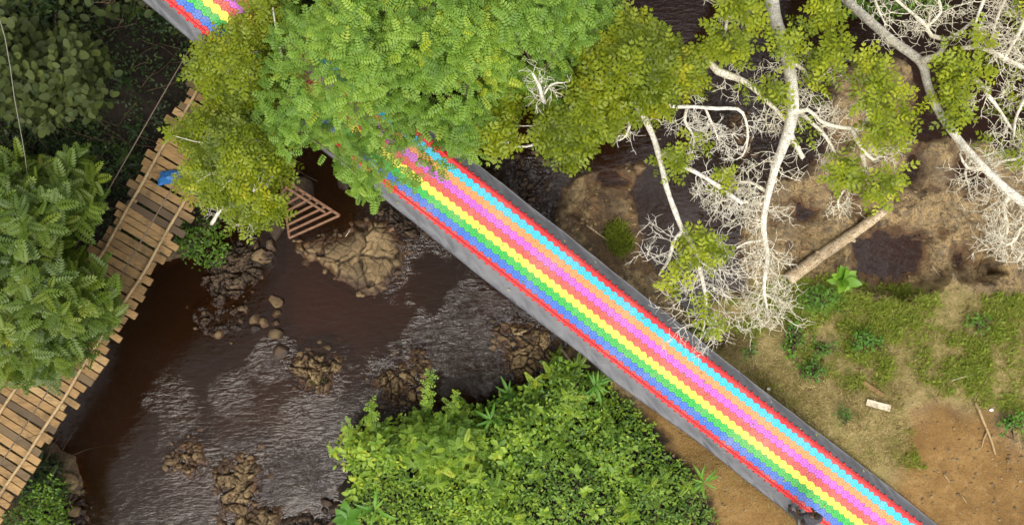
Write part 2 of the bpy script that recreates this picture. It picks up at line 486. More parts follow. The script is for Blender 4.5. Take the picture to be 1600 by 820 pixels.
def m_water():
    a = NT('river_water')
    tc = a.coord()
    rp = a.attr('ripple')
    fl = a.n('ShaderNodeMapping'); a.l(tc, fl.inputs[0])
    fl.inputs['Rotation'].default_value = (0, 0, R(-38)); fl.inputs['Scale'].default_value = (.55, 1.7, 1)
    n1 = a.noise(4.6, 3, .5, .7, fl.outputs[0]); n2 = a.noise(13, 2, .5, .6, fl.outputs[0]); n3 = a.noise(1.2, 3, .5, .5, tc)
    h = a.math('ADD', a.math('MULTIPLY', n1, 1.0), a.math('MULTIPLY', n2, .35))
    b = a.bump(h, a.rng(rp, 0, 1, .02, 1.0), .15)
    b2 = a.bump(n3, .05, .05, b)
    gl = a.n('ShaderNodeBsdfGlossy'); gl.inputs['Roughness'].default_value = .04; gl.inputs['Color'].default_value = (1, 1, 1, 1)
    a.l(b2, gl.inputs['Normal'])
    tr = a.n('ShaderNodeBsdfTransparent'); tr.inputs['Color'].default_value = (.76, .56, .40, 1)
    df = a.n('ShaderNodeBsdfDiffuse'); df.inputs['Color'].default_value = (.022, .009, .0035, 1)
    m1 = a.n('ShaderNodeMixShader'); m1.inputs[0].default_value = .4
    a.l(tr.outputs[0], m1.inputs[1]); a.l(df.outputs[0], m1.inputs[2])
    fr = a.n('ShaderNodeFresnel'); a.l(a.rng(rp, 0, 1, 1.31, 1.43), fr.inputs['IOR']); a.l(b2, fr.inputs['Normal'])
    # thin broken pale lines on the riffle crests, painted as sky glints
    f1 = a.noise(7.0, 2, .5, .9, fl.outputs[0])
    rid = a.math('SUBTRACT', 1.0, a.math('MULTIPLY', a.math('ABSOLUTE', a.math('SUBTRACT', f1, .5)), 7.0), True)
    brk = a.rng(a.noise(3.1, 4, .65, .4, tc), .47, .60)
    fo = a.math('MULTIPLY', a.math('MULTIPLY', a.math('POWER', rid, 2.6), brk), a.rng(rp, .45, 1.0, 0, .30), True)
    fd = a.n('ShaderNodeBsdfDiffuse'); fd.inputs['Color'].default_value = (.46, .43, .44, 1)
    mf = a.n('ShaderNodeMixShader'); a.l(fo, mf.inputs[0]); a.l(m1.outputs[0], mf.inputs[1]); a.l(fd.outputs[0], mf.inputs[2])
    m2 = a.n('ShaderNodeMixShader'); a.l(fr.outputs[0], m2.inputs[0])
    a.l(mf.outputs[0], m2.inputs[1]); a.l(gl.outputs[0], m2.inputs[2])
    return a.end(m2.outputs[0])
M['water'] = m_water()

# ------------------------------------------------------------------ terrain
LEFT = wpoly([(-200, 1100), (40, 800), (120, 770), (110, 720), (60, 690), (90, 600), (150, 500), (225, 412), (300, 395), (330, 350), (395, 335), (430, 290),
              (455, 225), (540, 140), (690, 40), (900, -110), (1100, -300), (9000, -300), (9000, -9000), (-9000, -9000), (-9000, 1100)])
RIGHT = wpoly([(875, 300), (900, 278), (960, 268), (1000, 262), (985, 300), (1000, 330), (1003, 390), (1040, 430), (1060, 470), (1088, 492), (1120, 458),
               (1165, 447), (1160, 400), (1165, 350), (1190, 302), (1220, 278), (1265, 262), (1292, 235), (1288, 190), (1305, 120), (1340, 88), (1400, 75),
               (1430, 108), (1442, 170), (1425, 212), (1490, 215), (1560, 228), (1680, 225), (9000, 100), (9000, 9000), (420, 9000), (560, 830), (535, 770), (560, 700),
               (600, 655), (680, 642), (760, 640), (850, 575), (885, 540), (900, 480), (880, 410), (866, 350)])
HOLES = [wpoly(p) for p in (
    [(1340, 372), (1385, 352), (1440, 362), (1450, 400), (1432, 438), (1380, 447), (1336, 420)],
    [(1418, 240), (1436, 228), (1440, 262), (1426, 292), (1412, 272)],
    [(1498, 240), (1545, 262), (1552, 288), (1522, 292), (1504, 272)],
    [(1490, 395), (1512, 385), (1522, 412), (1500, 420)],
    [(1250, 318), (1275, 330), (1262, 362), (1248, 345)],
    [(930, 255), (965, 262), (985, 285), (960, 300), (925, 285)],
    [(1330, 290), (1345, 300), (1340, 330), (1328, 318)])]
xs_in = np.arange(-19, 19.001, .05); ys_in = np.arange(-10.5, 10.501, .05)
outw = 19 + np.cumsum(.08 * 1.16 ** np.arange(46)); outh = 10.5 + np.cumsum(.08 * 1.16 ** np.arange(46))
XS = np.concatenate((-outw[::-1], xs_in, outw)); YS = np.concatenate((-outh[::-1], ys_in, outh))
GX, GY = np.meshgrid(XS, YS)
dL = sdf(LEFT, GX, GY); dR = sdf(RIGHT, GX, GY)
jig = .24 * fbm(GX, GY, 1.1, 4, 1) + .13 * fbm(GX, GY, 3.4, 3, 4)
dLj, dRj = dL + jig, dR + jig
# photo pixel coordinates of every ground vertex (for region masks)
QX, QY = GX * PPM + 800, 410 - GY * PPM
zl = np.where(dLj > 0, np.minimum(.85 * dLj, 4.4 + .08 * dLj), .55 * dLj)
zl = zl + np.where(dL > 8, np.minimum((dL - 8) * 1.1, 13), 0) * smooth(-4, -13, GX + .3 * GY)  # unseen hill beyond the left edge, raised to block light
rise = np.clip((QY - 430 + .35 * (QX - 1200)) / 250, 0, 1) * 1.25
zr = np.where(dRj > 0, np.minimum(1.3 * dRj, .26 + .02 * np.minimum(dRj, 20)) + rise * smooth(0, 2.2, dRj), .45 * dRj)
GZ = np.maximum(zl, zr)
GZ = np.maximum(GZ, -.55)
hole = np.full(GX.shape, -9.)
for h in HOLES: hole = np.maximum(hole, sdf(h, GX, GY))
hj = hole - .08 + .32 * fbm(GX, GY, 2.6, 4, 5)
GZ = np.where(hj > -.6, np.minimum(GZ, .01 - .45 * hj), GZ)
GZ = np.maximum(GZ, -.55)
n_big, n_small = fbm(GX, GY, .7, 4, 2), fbm(GX, GY, 4.0, 4, 6)
land = smooth(-.05, .3, GZ)
f1, f2, cid = worley(GX + .25 * fbm(GX, GY, 1.3, 2, 3), GY + .25 * fbm(GX, GY, 1.3, 2, 5), .75, 2)
GZ = GZ + land * (.05 * n_big + .025 * n_small + .04 * (cid - .5) * smooth(0, .1, f2 - f1) * smooth(.0, .4, n_big) - .03 * (1 - smooth(0, .05, f2 - f1)) * smooth(.1, .4, n_big))
ter = fbm(GX, GY, .8, 5, 0) * 3.2
fr_ = ter - np.floor(ter)
rockm = land * (1 - smooth(.45, .8, GZ)) * (dRj > 0)
GZ = GZ + rockm * (.055 * (np.floor(ter) + smooth(.0, .16, fr_)) - .02)
p1, p2, pc, pt = worley(GX + .2 * fbm(GX, GY, 2, 2, 1), GY + .2 * fbm(GX, GY, 2, 2, 3), 1.5, 4, True)
pit = np.where(pc > .82, smooth(.34, .12, p1 * (1 + .4 * fbm(GX, GY, 4, 2, 2))), 0) * rockm
GZ = GZ - .11 * pit + rockm * .03 * np.where(pc < .5, pt, 0)
scar = rockm * (1 - smooth(.0, .12, np.abs(fr_ - .06)))
GZ = GZ + (1 - land) * .05 * n_small
# the slide's landing and launch lie on the ground: keep the ground below it there (done in slide code through ground())
def ground(x, y):
    x = np.asarray(x, float); y = np.asarray(y, float)
    i = np.clip(np.searchsorted(XS, x) - 1, 0, len(XS) - 2); j = np.clip(np.searchsorted(YS, y) - 1, 0, len(YS) - 2)
    tx, ty = (x - XS[i]) / (XS[i + 1] - XS[i]), (y - YS[j]) / (YS[j + 1] - YS[j])
    return (GZ[j, i] * (1 - tx) + GZ[j, i + 1] * tx) * (1 - ty) + (GZ[j + 1, i] * (1 - tx) + GZ[j + 1, i + 1] * tx) * ty

def gp(px, py, dz=0.0):
    """point on the ground seen at that photo pixel"""
    z = 0.0
    for _ in range(6):
        p = P(px, py, z); z = float(max(ground(p[0], p[1]), -.02))
    p = P(px, py, z); p[2] += dz
    return p

GRASS_POLY = wpoly([(1085, 520), (1110, 478), (1170, 455), (1240, 440), (1320, 445), (1420, 455), (1700, 470), (1700, 690), (1570, 680), (1540, 630), (1450, 615), (1380, 618), (1385, 640), (1392, 720), (1350, 765),
                    (1290, 712), (1225, 655), (1165, 595), (1110, 545)], .6)
SOIL_POLY = wpoly([(1060, 560), (1160, 640), (1290, 740), (1370, 770), (1395, 650), (1450, 628), (1530, 640), (1580, 700), (1700, 720), (1700, 1200), (900, 1200), (1000, 640)], 1.0)
mg = smooth(-.5, .5, sdf(GRASS_POLY, GX, GY) + .9 * fbm(GX, GY, .9, 4, 3))
ms = smooth(-.5, .4, sdf(SOIL_POLY, GX, GY) + .5 * fbm(GX, GY, .8, 3, 4))
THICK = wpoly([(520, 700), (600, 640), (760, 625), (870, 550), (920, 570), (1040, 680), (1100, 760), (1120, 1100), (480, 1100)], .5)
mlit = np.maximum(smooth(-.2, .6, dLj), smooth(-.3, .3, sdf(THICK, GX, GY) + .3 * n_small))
mrock = smooth(-.16, .02, GZ)
blob = np.zeros(GX.shape)  # brown shallows; left bed kept dark in place of the shade there
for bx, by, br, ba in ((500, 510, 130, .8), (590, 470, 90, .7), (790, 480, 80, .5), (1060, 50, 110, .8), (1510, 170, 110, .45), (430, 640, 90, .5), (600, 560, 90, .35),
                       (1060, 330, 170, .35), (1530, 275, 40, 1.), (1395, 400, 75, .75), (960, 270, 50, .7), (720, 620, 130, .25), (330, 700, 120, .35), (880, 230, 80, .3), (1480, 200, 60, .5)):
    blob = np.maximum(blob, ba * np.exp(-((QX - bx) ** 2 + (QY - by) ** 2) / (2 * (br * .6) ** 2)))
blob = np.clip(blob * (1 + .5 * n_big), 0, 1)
wet = np.clip(1 - smooth(.03, .17, GZ + .05 * n_small), 0, 1)
wetspot = np.maximum(smooth(.22, .34, fbm(GX, GY, .8, 5, 7)), smooth(.34, .46, fbm(GX, GY, 2.2, 4, 3))) * (1 - smooth(.4, .7, GZ)) * .8
wetspot = np.maximum(wetspot, smooth(-.28, .02, hj + .2 * n_small) * .8)
wet = np.maximum(np.maximum(wet, wetspot), np.maximum(.85 * pit, .55 * scar * smooth(-.2, .3, n_small))) * (1 - mlit)  # pits and scarp edges are darkened by this mask as well
ny, nx = GX.shape
idx = np.arange(nx * ny).reshape(ny, nx)
quads = np.stack((idx[:-1, :-1], idx[:-1, 1:], idx[1:, 1:], idx[1:, :-1]), -1).reshape(-1, 4)
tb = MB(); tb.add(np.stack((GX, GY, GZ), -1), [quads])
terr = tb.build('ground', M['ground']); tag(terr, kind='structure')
def colattr(o, name, r, g, b):
    a = o.data.attributes.new(name, 'FLOAT_COLOR', 'POINT')
    a.data.foreach_set('color', np.stack((r, g, b, np.ones_like(r)), -1).astype(np.float32).ravel())
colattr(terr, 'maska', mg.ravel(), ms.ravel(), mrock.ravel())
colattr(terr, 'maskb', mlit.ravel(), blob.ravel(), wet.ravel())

# ------------------------------------------------------------------ water
wx = np.concatenate((-np.array([60, 40, 28, 22]), np.arange(-18.5, 18.51, .05), np.array([22, 28, 40, 60])))
wy = np.concatenate((-np.array([60, 40, 26, 15]), np.arange(-10.3, 10.31, .05), np.array([15, 26, 40, 60])))
WX, WY = np.meshgrid(wx, wy)
UX, UY = WX * PPM + 800, 410 - WY * PPM
rip = np.zeros(WX.shape)
def rblob(px, py, rx, ry, ang, amp):
    global rip
    c, s = math.cos(R(ang)), math.sin(R(ang))
    dx, dy = UX - px, UY - py
    u, v = (dx * c + dy * s) / rx, (-dx * s + dy * c) / ry
    rip = np.maximum(rip, amp * (1 - smooth(.1, 1.5, np.hypot(u, v) + .35 * fbm(WX, WY, .55, 4, 4))))
for a in ((690, 470, 110, 55, 30, .95), (770, 550, 110, 50, -25, .9), (640, 545, 90, 40, -35, .75), (500, 660, 80, 55, -50, .6), (460, 755, 100, 60, -10, .8), (250, 650, 60, 70, 30, .34),
          (300, 780, 100, 60, -30, .5), (360, 610, 40, 40, 0, .3), (430, 560, 40, 50, 60, .45), (540, 600, 50, 32, 0, .9), (830, 310, 60, 80, 0, 1.), (1150, 150, 50, 70, 0, .8),
          (1190, 210, 110, 70, 30, .45), (1040, 300, 90, 140, 0, .12), (800, 250, 50, 50, 0, .8), (590, 640, 80, 30, -20, .7), (690, 405, 60, 40, 0, .9)):
    rblob(*a)
rip = np.clip(rip * (.68 + 1.7 * fbm(WX, WY, .8, 5, 2)), 0, 1)
rip = np.maximum(rip, .07)
ca, sa = math.cos(R(-38)), math.sin(R(-38))
FX, FY = (WX * ca - WY * sa) * .6, (WX * sa + WY * ca) * 1.8
WZ = rip * (.022 * fbm(FX, FY, 2.4, 3, 3) + .008 * fbm(WX, WY, 7, 2, 5))
ny, nx = WX.shape
idx = np.arange(nx * ny).reshape(ny, nx)
wb = MB(); wb.add(np.stack((WX, WY, WZ), -1), [np.stack((idx[:-1, :-1], idx[:-1, 1:], idx[1:, 1:], idx[1:, :-1]), -1).reshape(-1, 4)])
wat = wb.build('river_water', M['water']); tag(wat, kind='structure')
a_ = wat.data.attributes.new('ripple', 'FLOAT', 'POINT'); a_.data.foreach_set('value', rip.astype(np.float32).ravel())

# ------------------------------------------------------------------ rock outcrops in the river
def set_wet(o, amt=1.0, lo=.04, hi=.19):
    co = np.empty(len(o.data.vertices) * 3, np.float32); o.data.vertices.foreach_get('co', co); co = co.reshape(-1, 3)
    w = amt * (1 - smooth(lo, hi, co[:, 2] + .04 * fbm(co[:, 0], co[:, 1], 3, 3, 2)))
    a = o.data.attributes.new('wet', 'FLOAT', 'POINT'); a.data.foreach_set('value', w.astype(np.float32))

def outcrop(label, pts, h, cell, rub, mat='rock', seed=0, slope=.8, group='rocky islets in the river'):
    pl = wpoly(pts, .1)
    a = np.array(pl)
    x0, y0 = a.min(0) - .35; x1, y1 = a.max(0) + .35
    X, Y = np.meshgrid(np.arange(x0, x1, .025), np.arange(y0, y1, .025))
    d = sdf(pl, X, Y) + .10 + .24 * fbm(X, Y, 1.9, 5, seed)
    wx_, wy_ = X + .26 * fbm(X, Y, 1.7, 3, seed + 1), Y + .26 * fbm(X, Y, 1.7, 3, seed + 2)
    a1, a2, c, tl_ = worley(wx_, wy_, .8 / cell, seed, True)
    b1, b2, c2, tl2 = worley(wx_, wy_, 2.1 / cell, seed + 3, True)
    prof = np.minimum(slope * d, h * (1 + .25 * fbm(X, Y, 2, 3, seed + 4)))
    ins_ = smooth(-.12, .22, d)
    big = fbm(X, Y, .9, 3, seed + 2)
    blk = (c - .45) * .9 + .8 * tl_ - .9 * (1 - smooth(.01, .13, a2 - a1))
    blk2 = (c2 - .5) * .5 + .45 * tl2 - .6 * (1 - smooth(.01, .14, b2 - b1))
    Z = prof * (.55 + .35 * big) + rub * (1.35 * blk + 1.2 * blk2) * ins_
    Z += .03 * fbm(X, Y, 6, 3, seed)
    Z = np.where(d < 0, Z + 1.3 * d, Z)
    Z = np.maximum(Z, -.9)
    n_y, n_x = X.shape
    I = np.arange(n_x * n_y).reshape(n_y, n_x)
    q = np.stack((I[:-1, :-1], I[:-1, 1:], I[1:, 1:], I[1:, :-1]), -1).reshape(-1, 4)
    zq = Z.ravel()[q].max(1)
    keep = zq > ground(X, Y).ravel()[q].min(1) - .06
    q = q[keep]
    crk = np.maximum(1 - smooth(.0, .10, a2 - a1), .7 * (1 - smooth(0, .11, b2 - b1))) * smooth(-.05, .1, d)
    tint = .6 * c.ravel()[q[:, 0]] + .4 * c2.ravel()[q[:, 0]]
    used = np.unique(q)
    rm = np.zeros(n_x * n_y, int); rm[used] = np.arange(len(used))
    mb = MB(); mb.add(np.stack((X, Y, Z), -1).reshape(-1, 3)[used], [rm[q]], tint)
    o = mb.build('rock_outcrop', M[mat]); set_wet(o)
    at = o.data.attributes.new('crack', 'FLOAT', 'POINT'); at.data.foreach_set('value', crk.ravel()[used].astype(np.float32))
    return tag(o, label, 'rocks', group)

outcrop('large flat brown rock islet with dry reed stalks beside the wooden lattice frame',
        [(468, 388), (500, 375), (540, 362), (560, 348), (600, 345), (628, 380), (632, 415), (612, 440), (585, 458), (560, 450), (530, 432), (508, 408)], .36, .75, .06, 'rock', 1)
outcrop('low heap of dark rocks beside the grey tarpaulin edge under the overhanging canopy',
        [(590, 345), (605, 320), (640, 318), (672, 345), (690, 362), (655, 372), (625, 370)], .3, .3, .14, 'rock_dark', 2)
outcrop('weedy heap of dark stones on the left bank below the bridge shrub',
        [(330, 395), (370, 372), (420, 385), (418, 415), (400, 440), (370, 465), (340, 470), (318, 440)], .28, .28, .12, 'rock_dark', 3)
outcrop('patch of dark drowned stones in the shaded left pool',
        [(302, 490), (330, 478), (365, 485), (372, 510), (340, 525), (310, 515)], .03, .22, .07, 'rock_dark', 4)
outcrop('pale rubble islet with a small green tuft in midstream',
        [(452, 572), (475, 550), (505, 543), (525, 560), (528, 580), (510, 605), (490, 615), (470, 600)], .26, .27, .13, 'rock', 5)
outcrop('brown cobble islet just above the tall green shoots of the thicket',
        [(590, 600), (600, 580), (630, 562), (655, 548), (668, 565), (670, 590), (660, 622), (625, 632), (598, 622)], .2, .25, .12, 'rock', 6)
outcrop('brown rock shelf half under the slide next to the rapids',
        [(775, 520), (800, 505), (835, 510), (862, 520), (885, 540), (870, 565), (840, 575), (815, 600), (795, 570)], .25, .35, .11, 'rock', 0)
outcrop('small low cluster of pale stones in the lower left shallows',
        [(262, 715), (285, 695), (312, 700), (318, 722), (290, 740), (268, 735)], .1, .24, .11, 'rock', 7)
outcrop('long sprawling dark rock bar with pale tops at the lower frame edge',
        [(345, 790), (335, 740), (360, 715), (395, 708), (408, 735), (392, 752), (398, 790), (430, 800), (440, 850), (380, 880), (345, 850)], .22, .36, .11, 'rock', 2)
outcrop('dark rock ledge touching the lower left corner of the green thicket',
        [(440, 812), (470, 806), (505, 812), (520, 795), (545, 790), (560, 830), (520, 870), (440, 870)], .16, .28, .11, 'rock_dark', 5)
outcrop('heap of dark boulders behind the shrub in the bottom left corner',
        [(85, 775), (95, 745), (115, 760), (128, 790), (125, 830), (95, 840)], .3, .3, .14, 'rock_dark', 6)
outcrop('black wet rocks in the rapids right of the tarpaulin below the canopy',
        [(800, 262), (830, 245), (850, 270), (860, 320), (868, 352), (845, 345), (815, 310)], .12, .4, .12, 'rock_dark', 3)
outcrop('narrow brown rock spur in the water behind the curved white branch',
        [(1145, 190), (1160, 180), (1165, 210), (1168, 240), (1150, 245), (1146, 220)], .14, .3, .08, 'rock', 4)

# loose boulders
def boulder(label, px, py, s, group, mat='rock', sq=.6, seed=0):
    rg = np.random.default_rng(seed)
    bm = bmesh.new(); bmesh.ops.create_icosphere(bm, subdivisions=3, radius=1)
    dirs = rg.normal(size=(9, 3)); dirs /= np.linalg.norm(dirs, axis=1, keepdims=True); lim = rg.uniform(.5, .85, 9)
    for v in bm.verts:
        c = np.array(v.co)
        for d, l in zip(dirs, lim):
            k = c @ d
            if k > l: c = c - d * (k - l)
        v.co = c
    sx, sy = s * rg.uniform(.8, 1.2), s * rg.uniform(.75, 1.1)
    p = gp(px, py)
    rot = Matrix.Rotation(rg.uniform(0, 6.28), 3, 'Z')
    me = bpy.data.meshes.new('boulder')
    for v in bm.verts:
        v.co = rot @ Vector((v.co.x * sx, v.co.y * sy, v.co.z * s * sq))
    for f in bm.faces: f.smooth = False
    bm.to_mesh(me); bm.free()
    o = bpy.data.objects.new('boulder', me); COL.objects.link(o)
    o.location = (p[0], p[1], max(p[2], -.03) + s * sq * .22)
    me.materials.append(M[mat])
    co = np.array([v.co[:] for v in me.vertices]); co = co + np.array(o.location)
    a = me.attributes.new('wet', 'FLOAT', 'POINT'); a.data.foreach_set('value', (1 - smooth(.04, .2, co[:, 2])).astype(np.float32))
    a = me.attributes.new('tint', 'FLOAT', 'FACE'); a.data.foreach_set('value', np.full(len(me.polygons), rg.random(), np.float32))
    return tag(o, label, 'rock', group)
GB = 'loose boulders in the river'
for i, (px, py, s, m, lab) in enumerate((
    (432, 470, .26, 'rock', 'knobbly brown boulder at the head of the midstream stone chain'),
    (433, 490, .17, 'rock', 'small brown stone below the topmost rock of the midstream chain'),
    (413, 503, .22, 'rock', 'tan split boulder standing left in the midstream stone chain'),
    (400, 500, .24, 'rock', 'tan boulder at the left end of the midstream stone chain'),
    (399, 513, .2, 'rock_dark', 'dark low stone under the left end of the midstream stone chain'),
    (432, 505, .16, 'rock_dark', 'dark stone in the middle of the midstream chain'),
    (434, 522, .3, 'rock', 'large pale oblong boulder below the midstream stone chain'),
    (440, 548, .25, 'rock_dark', 'dark wet boulder between the stone chain and the tufted islet'),
    (344, 520, .2, 'rock', 'pale stone at the lower right of the drowned stones'),
    (410, 400, .34, 'rock', 'brown boulder on the bank above the weedy stone heap'),
    (424, 383, .26, 'rock_dark', 'dark round boulder below the wooden lattice frame'),
    (432, 360, .42, 'rock_dark', 'big dark boulder under the lower left corner of the lattice frame'),
    (468, 305, .6, 'rock_dark', 'large smooth dark boulder behind the wooden lattice frame'),
    (484, 398, .24, 'rock', 'pale boulder at the left tip of the flat rock islet'),
    (478, 408, .2, 'rock', 'small pale stone hanging off the left tip of the flat rock islet'),
    (537, 283, .3, 'rock_dark', 'brown stone in the shade under the overhanging leaf spray'),
    (104, 752, .36, 'rock', 'brown boulder by the corner shrub at lower left'),
    (118, 795, .28, 'rock', 'lower of the two brown boulders by the corner shrub'),
    (512, 783, .2, 'rock_dark', 'small dark stone left of the thicket in bright rippled water'),
    (524, 792, .22, 'rock_dark', 'dark stone nearest the thicket in bright rippled water'),
    (508, 797, .16, 'rock_dark', 'smallest dark stone in bright rippled water by the thicket'),
    (998, 262, .26, 'rock', 'brown stone at the upper tip of the tan shelf beside the calm pool'),
)):
    boulder(lab, px, py, s, GB, m, .6, 40 + i)

# ------------------------------------------------------------------ rainbow slide
SL = np.array([P(*q) for q in ((40, -250, 6.0), (170, -145, 5.5), (320, -18, 4.9), (455, 100, 3.9), (585, 214, 2.95), (760, 349, 2.5), (1000, 538, 2.2), (1200, 693, 2.0), (1350, 808, 1.9), (1600, 1000, 1.8))])
slc = spline(SL, .05)
# straighten sideways: fit a straight line in plan to keep tiles regular
d0 = slc[-1, :2] - slc[0, :2]; d0 /= np.linalg.norm(d0)
seg = np.r_[0, np.cumsum(np.linalg.norm(np.diff(slc, axis=0), axis=1))]
kern = np.ones(81) / 81
def sm(v): return np.convolve(np.pad(v, 40, 'edge'), kern, 'valid')
slc = np.stack([sm(slc[:, i]) for i in range(3)], 1)
SLEN = seg[-1]
def slide_pt(s, w, up=0.0):
    s = np.asarray(s, float); w = np.asarray(w, float)
    c = np.stack([np.interp(s, seg, slc[:, i]) for i in range(3)], -1)
    e = .4
    a = np.stack([np.interp(np.clip(s + e, 0, SLEN), seg, slc[:, i]) for i in range(3)], -1)
    b = np.stack([np.interp(np.clip(s - e, 0, SLEN), seg, slc[:, i]) for i in range(3)], -1)
    t = a - b; t /= np.linalg.norm(t, axis=-1, keepdims=True)
    side = np.stack((-t[..., 1], t[..., 0], 0 * t[..., 0]), -1)      # left of travel
    side /= np.linalg.norm(side, axis=-1, keepdims=True)
    nrm = np.cross(t, side)
    return c + side * w[..., None] + nrm * np.asarray(up)[..., None]
PITCH = .236; ROW = PITCH * .866
slide = thing('rainbow_slide', 'long straight rainbow coloured slide of hexagon plastic mats crossing the river', 'slide', SL[5])
names = ['red', 'blue', 'green', 'yellow', 'crimson', 'magenta', 'orange', 'cyan', 'red']
nt = int(SLEN / PITCH) - 2
Rr = PITCH / math.sqrt(3) * .985
for k, cn in enumerate(names):
    w0 = (k - 4) * ROW                      # row 0 lies on the lower side in the photo (right of travel)
    mb = MB(); uvs = []
    cs = PITCH * (np.arange(nt) + (1.25 if k % 2 else .75)) 
    for c in cs:
        tint = random.random()
        ang = np.arange(6) / 6 * 2 * np.pi + np.pi / 6
        outer_s, outer_w = c + Rr * np.cos(ang), w0 + Rr * np.sin(ang)
        ins_s, ins_w = c + Rr * .955 * np.cos(ang), w0 + Rr * .955 * np.sin(ang)
        z0 = .012
        if k in (0, 8):
            lim_ = 4 * ROW + .052
            outer_w = np.clip(outer_w, -lim_, lim_); ins_w = np.clip(ins_w, -lim_ + .006, lim_ - .006)
        top = slide_pt(ins_s, ins_w, np.full(6, .042)); mid = slide_pt(outer_s, outer_w, np.full(6, .037)); bot = slide_pt(outer_s, outer_w, np.full(6, z0))
        cen = slide_pt(np.array([c]), np.array([w0]), np.array([.042]))
        v = np.vstack((cen, top, mid, bot))
        i = np.arange(6); j = (i + 1) % 6
        mb.add(v, [np.stack((0 * i, 1 + i, 1 + j), -1), np.stack((1 + i, 7 + i, 7 + j, 1 + j), -1), np.stack((7 + i, 13 + i, 13 + j, 7 + j), -1)], tint)
        uvs.append(np.vstack(((0, 0), np.stack((.955 * np.cos(ang), .955 * np.sin(ang)), -1), np.stack((np.cos(ang), np.sin(ang)), -1), np.stack((np.cos(ang), np.sin(ang)), -1))))
    o = mb.build('mat_strip', M['mat_' + cn], slide, False)
    uv = np.concatenate(uvs).astype(np.float32)
    lay = o.data.uv_layers.new(name='tile')
    li = np.empty(len(o.data.loops), np.int32); o.data.loops.foreach_get('vertex_index', li)
    lay.data.foreach_set('uv', uv[li].ravel())
    o['label'] = {0: 'red mat strip along the lower edge', 8: 'red mat strip along the upper edge'}.get(k, cn + ' mat strip of interlocking hexagons')
for w0, lb in ((-4 * ROW, 'dark red rail along the lower edge'), (4 * ROW, 'dark red rail along the upper edge')):
    mb = MB()
    sr = np.arange(.2, SLEN - .3, .118)
    m_ = 5
    prof = [(-.024, .03), (-.020, .066), (0, .076), (.020, .066), (.024, .03)]
    ring = np.stack([slide_pt(sr, np.full(len(sr), w0 + a), np.full(len(sr), b)) for a, b in prof], 1)
    I = (np.arange(len(sr) - 1)[:, None] * m_ + np.arange(m_ - 1)[None]).ravel()
    mb.add(ring.reshape(-1, 3), [np.stack((I, I + m_, I + m_ + 1, I + 1), -1), np.arange(m_), np.arange(m_)[::-1] + (len(sr) - 1) * m_])
    sg = 1 if w0 > 0 else -1
    for q in sr[::2]:                      # fixing lugs along the outer side
        c = slide_pt(np.array([q]), np.array([w0 + sg * .066]), np.array([.026]))[0]
        e = slide_pt(np.array([q + .026]), np.array([w0 + sg * .066]), np.array([.026]))[0] - c
        f = slide_pt(np.array([q]), np.array([w0 + sg * .092]), np.array([.026]))[0] - c
        box(mb, c, e, f, (0, 0, .012), .5, .008)
    mb.build('edge_rail', M['rail'], slide)['label'] = lb
# steel frame carrying the slide over the river
for i, s in enumerate(np.arange(7.5, SLEN - 6, 3.2)):
    mb = MB()
    for sg in (-1, 1):
        p = slide_pt(np.array([s]), np.array([sg * .8]), np.array([-.16]))[0]
        g = float(ground(p[0], p[1]))
        if p[2] - g > .15: tube(mb, [(p[0], p[1], g - .2), p], .045, 8)
    a, b = slide_pt(np.array([s, s]), np.array([-.95, .95]), np.array([-.15, -.15]))
    tube(mb, [a, b], .05, 8)
    mb.build('support_frame', M['steel'], slide)
# tarpaulin below the mats
mb = MB()
ss = np.arange(.1, SLEN - .1, .06); ww = np.concatenate((np.linspace(-1.25, -.84, 14), np.linspace(-.8, .8, 6), np.linspace(.84, 1.16, 12)))
S_, W_ = np.meshgrid(ss, ww, indexing='ij')
edge = smooth(.84, 1.2, np.abs(W_))
wl = .10 * fbm(ss, ss * 0 + 3, .35, 3, 2)[:, None]; wr = .05 * fbm(ss, ss * 0 + 9, .4, 3, 4)[:, None]
W2 = W_ + np.where(W_ < 0, wl, wr) * edge
wr1 = fbm(S_ * 2.0 + np.abs(W_) * 2.6 * np.sign(W_), W_ * 1.2, 1.3, 3, 1)
ridge = 1 - np.abs(fbm(S_ * 1.0 + W_ * 2.2, W_ * .7 - S_ * .15, 1.9, 3, 5))
U = -.004 + edge * (-.13 + .05 * wr1 + .085 * (ridge - .75))
T = slide_pt(S_, W2, U)
n_s, n_w = S_.shape
I = np.arange(n_s * n_w).reshape(n_s, n_w)
q = np.stack((I[:-1, :-1], I[1:, :-1], I[1:, 1:], I[:-1, 1:]), -1).reshape(-1, 4)
B_ = T.copy(); B_[..., 2] -= .006
mb.add(np.vstack((T.reshape(-1, 3), B_.reshape(-1, 3))), [q, q[:, ::-1] + n_s * n_w])
e1 = np.concatenate((I[:, 0], I[-1, 1:], I[::-1, -1][1:], I[0, ::-1][1:-1]))
e2 = np.roll(e1, -1); N_ = n_s * n_w
mb.add(np.zeros((0, 3)), [])
mb.f.setdefault(4, []).append(np.stack((e1, e2, e2 + N_, e1 + N_), -1)); mb.t[4].append(np.full(len(e1), .5)); mb.m[4].append(np.zeros(len(e1), int))
tarp = mb.build('tarpaulin', M['tarp'])
tag(tarp, 'wrinkled grey tarpaulin spread under the rainbow slide along its whole length', 'tarpaulin')

LEAFBITS = [(rgx.uniform(8, SLEN - 3), rgx.uniform(-1.1, 1.05)) for rgx in [random.Random(31)] for _ in range(70)]
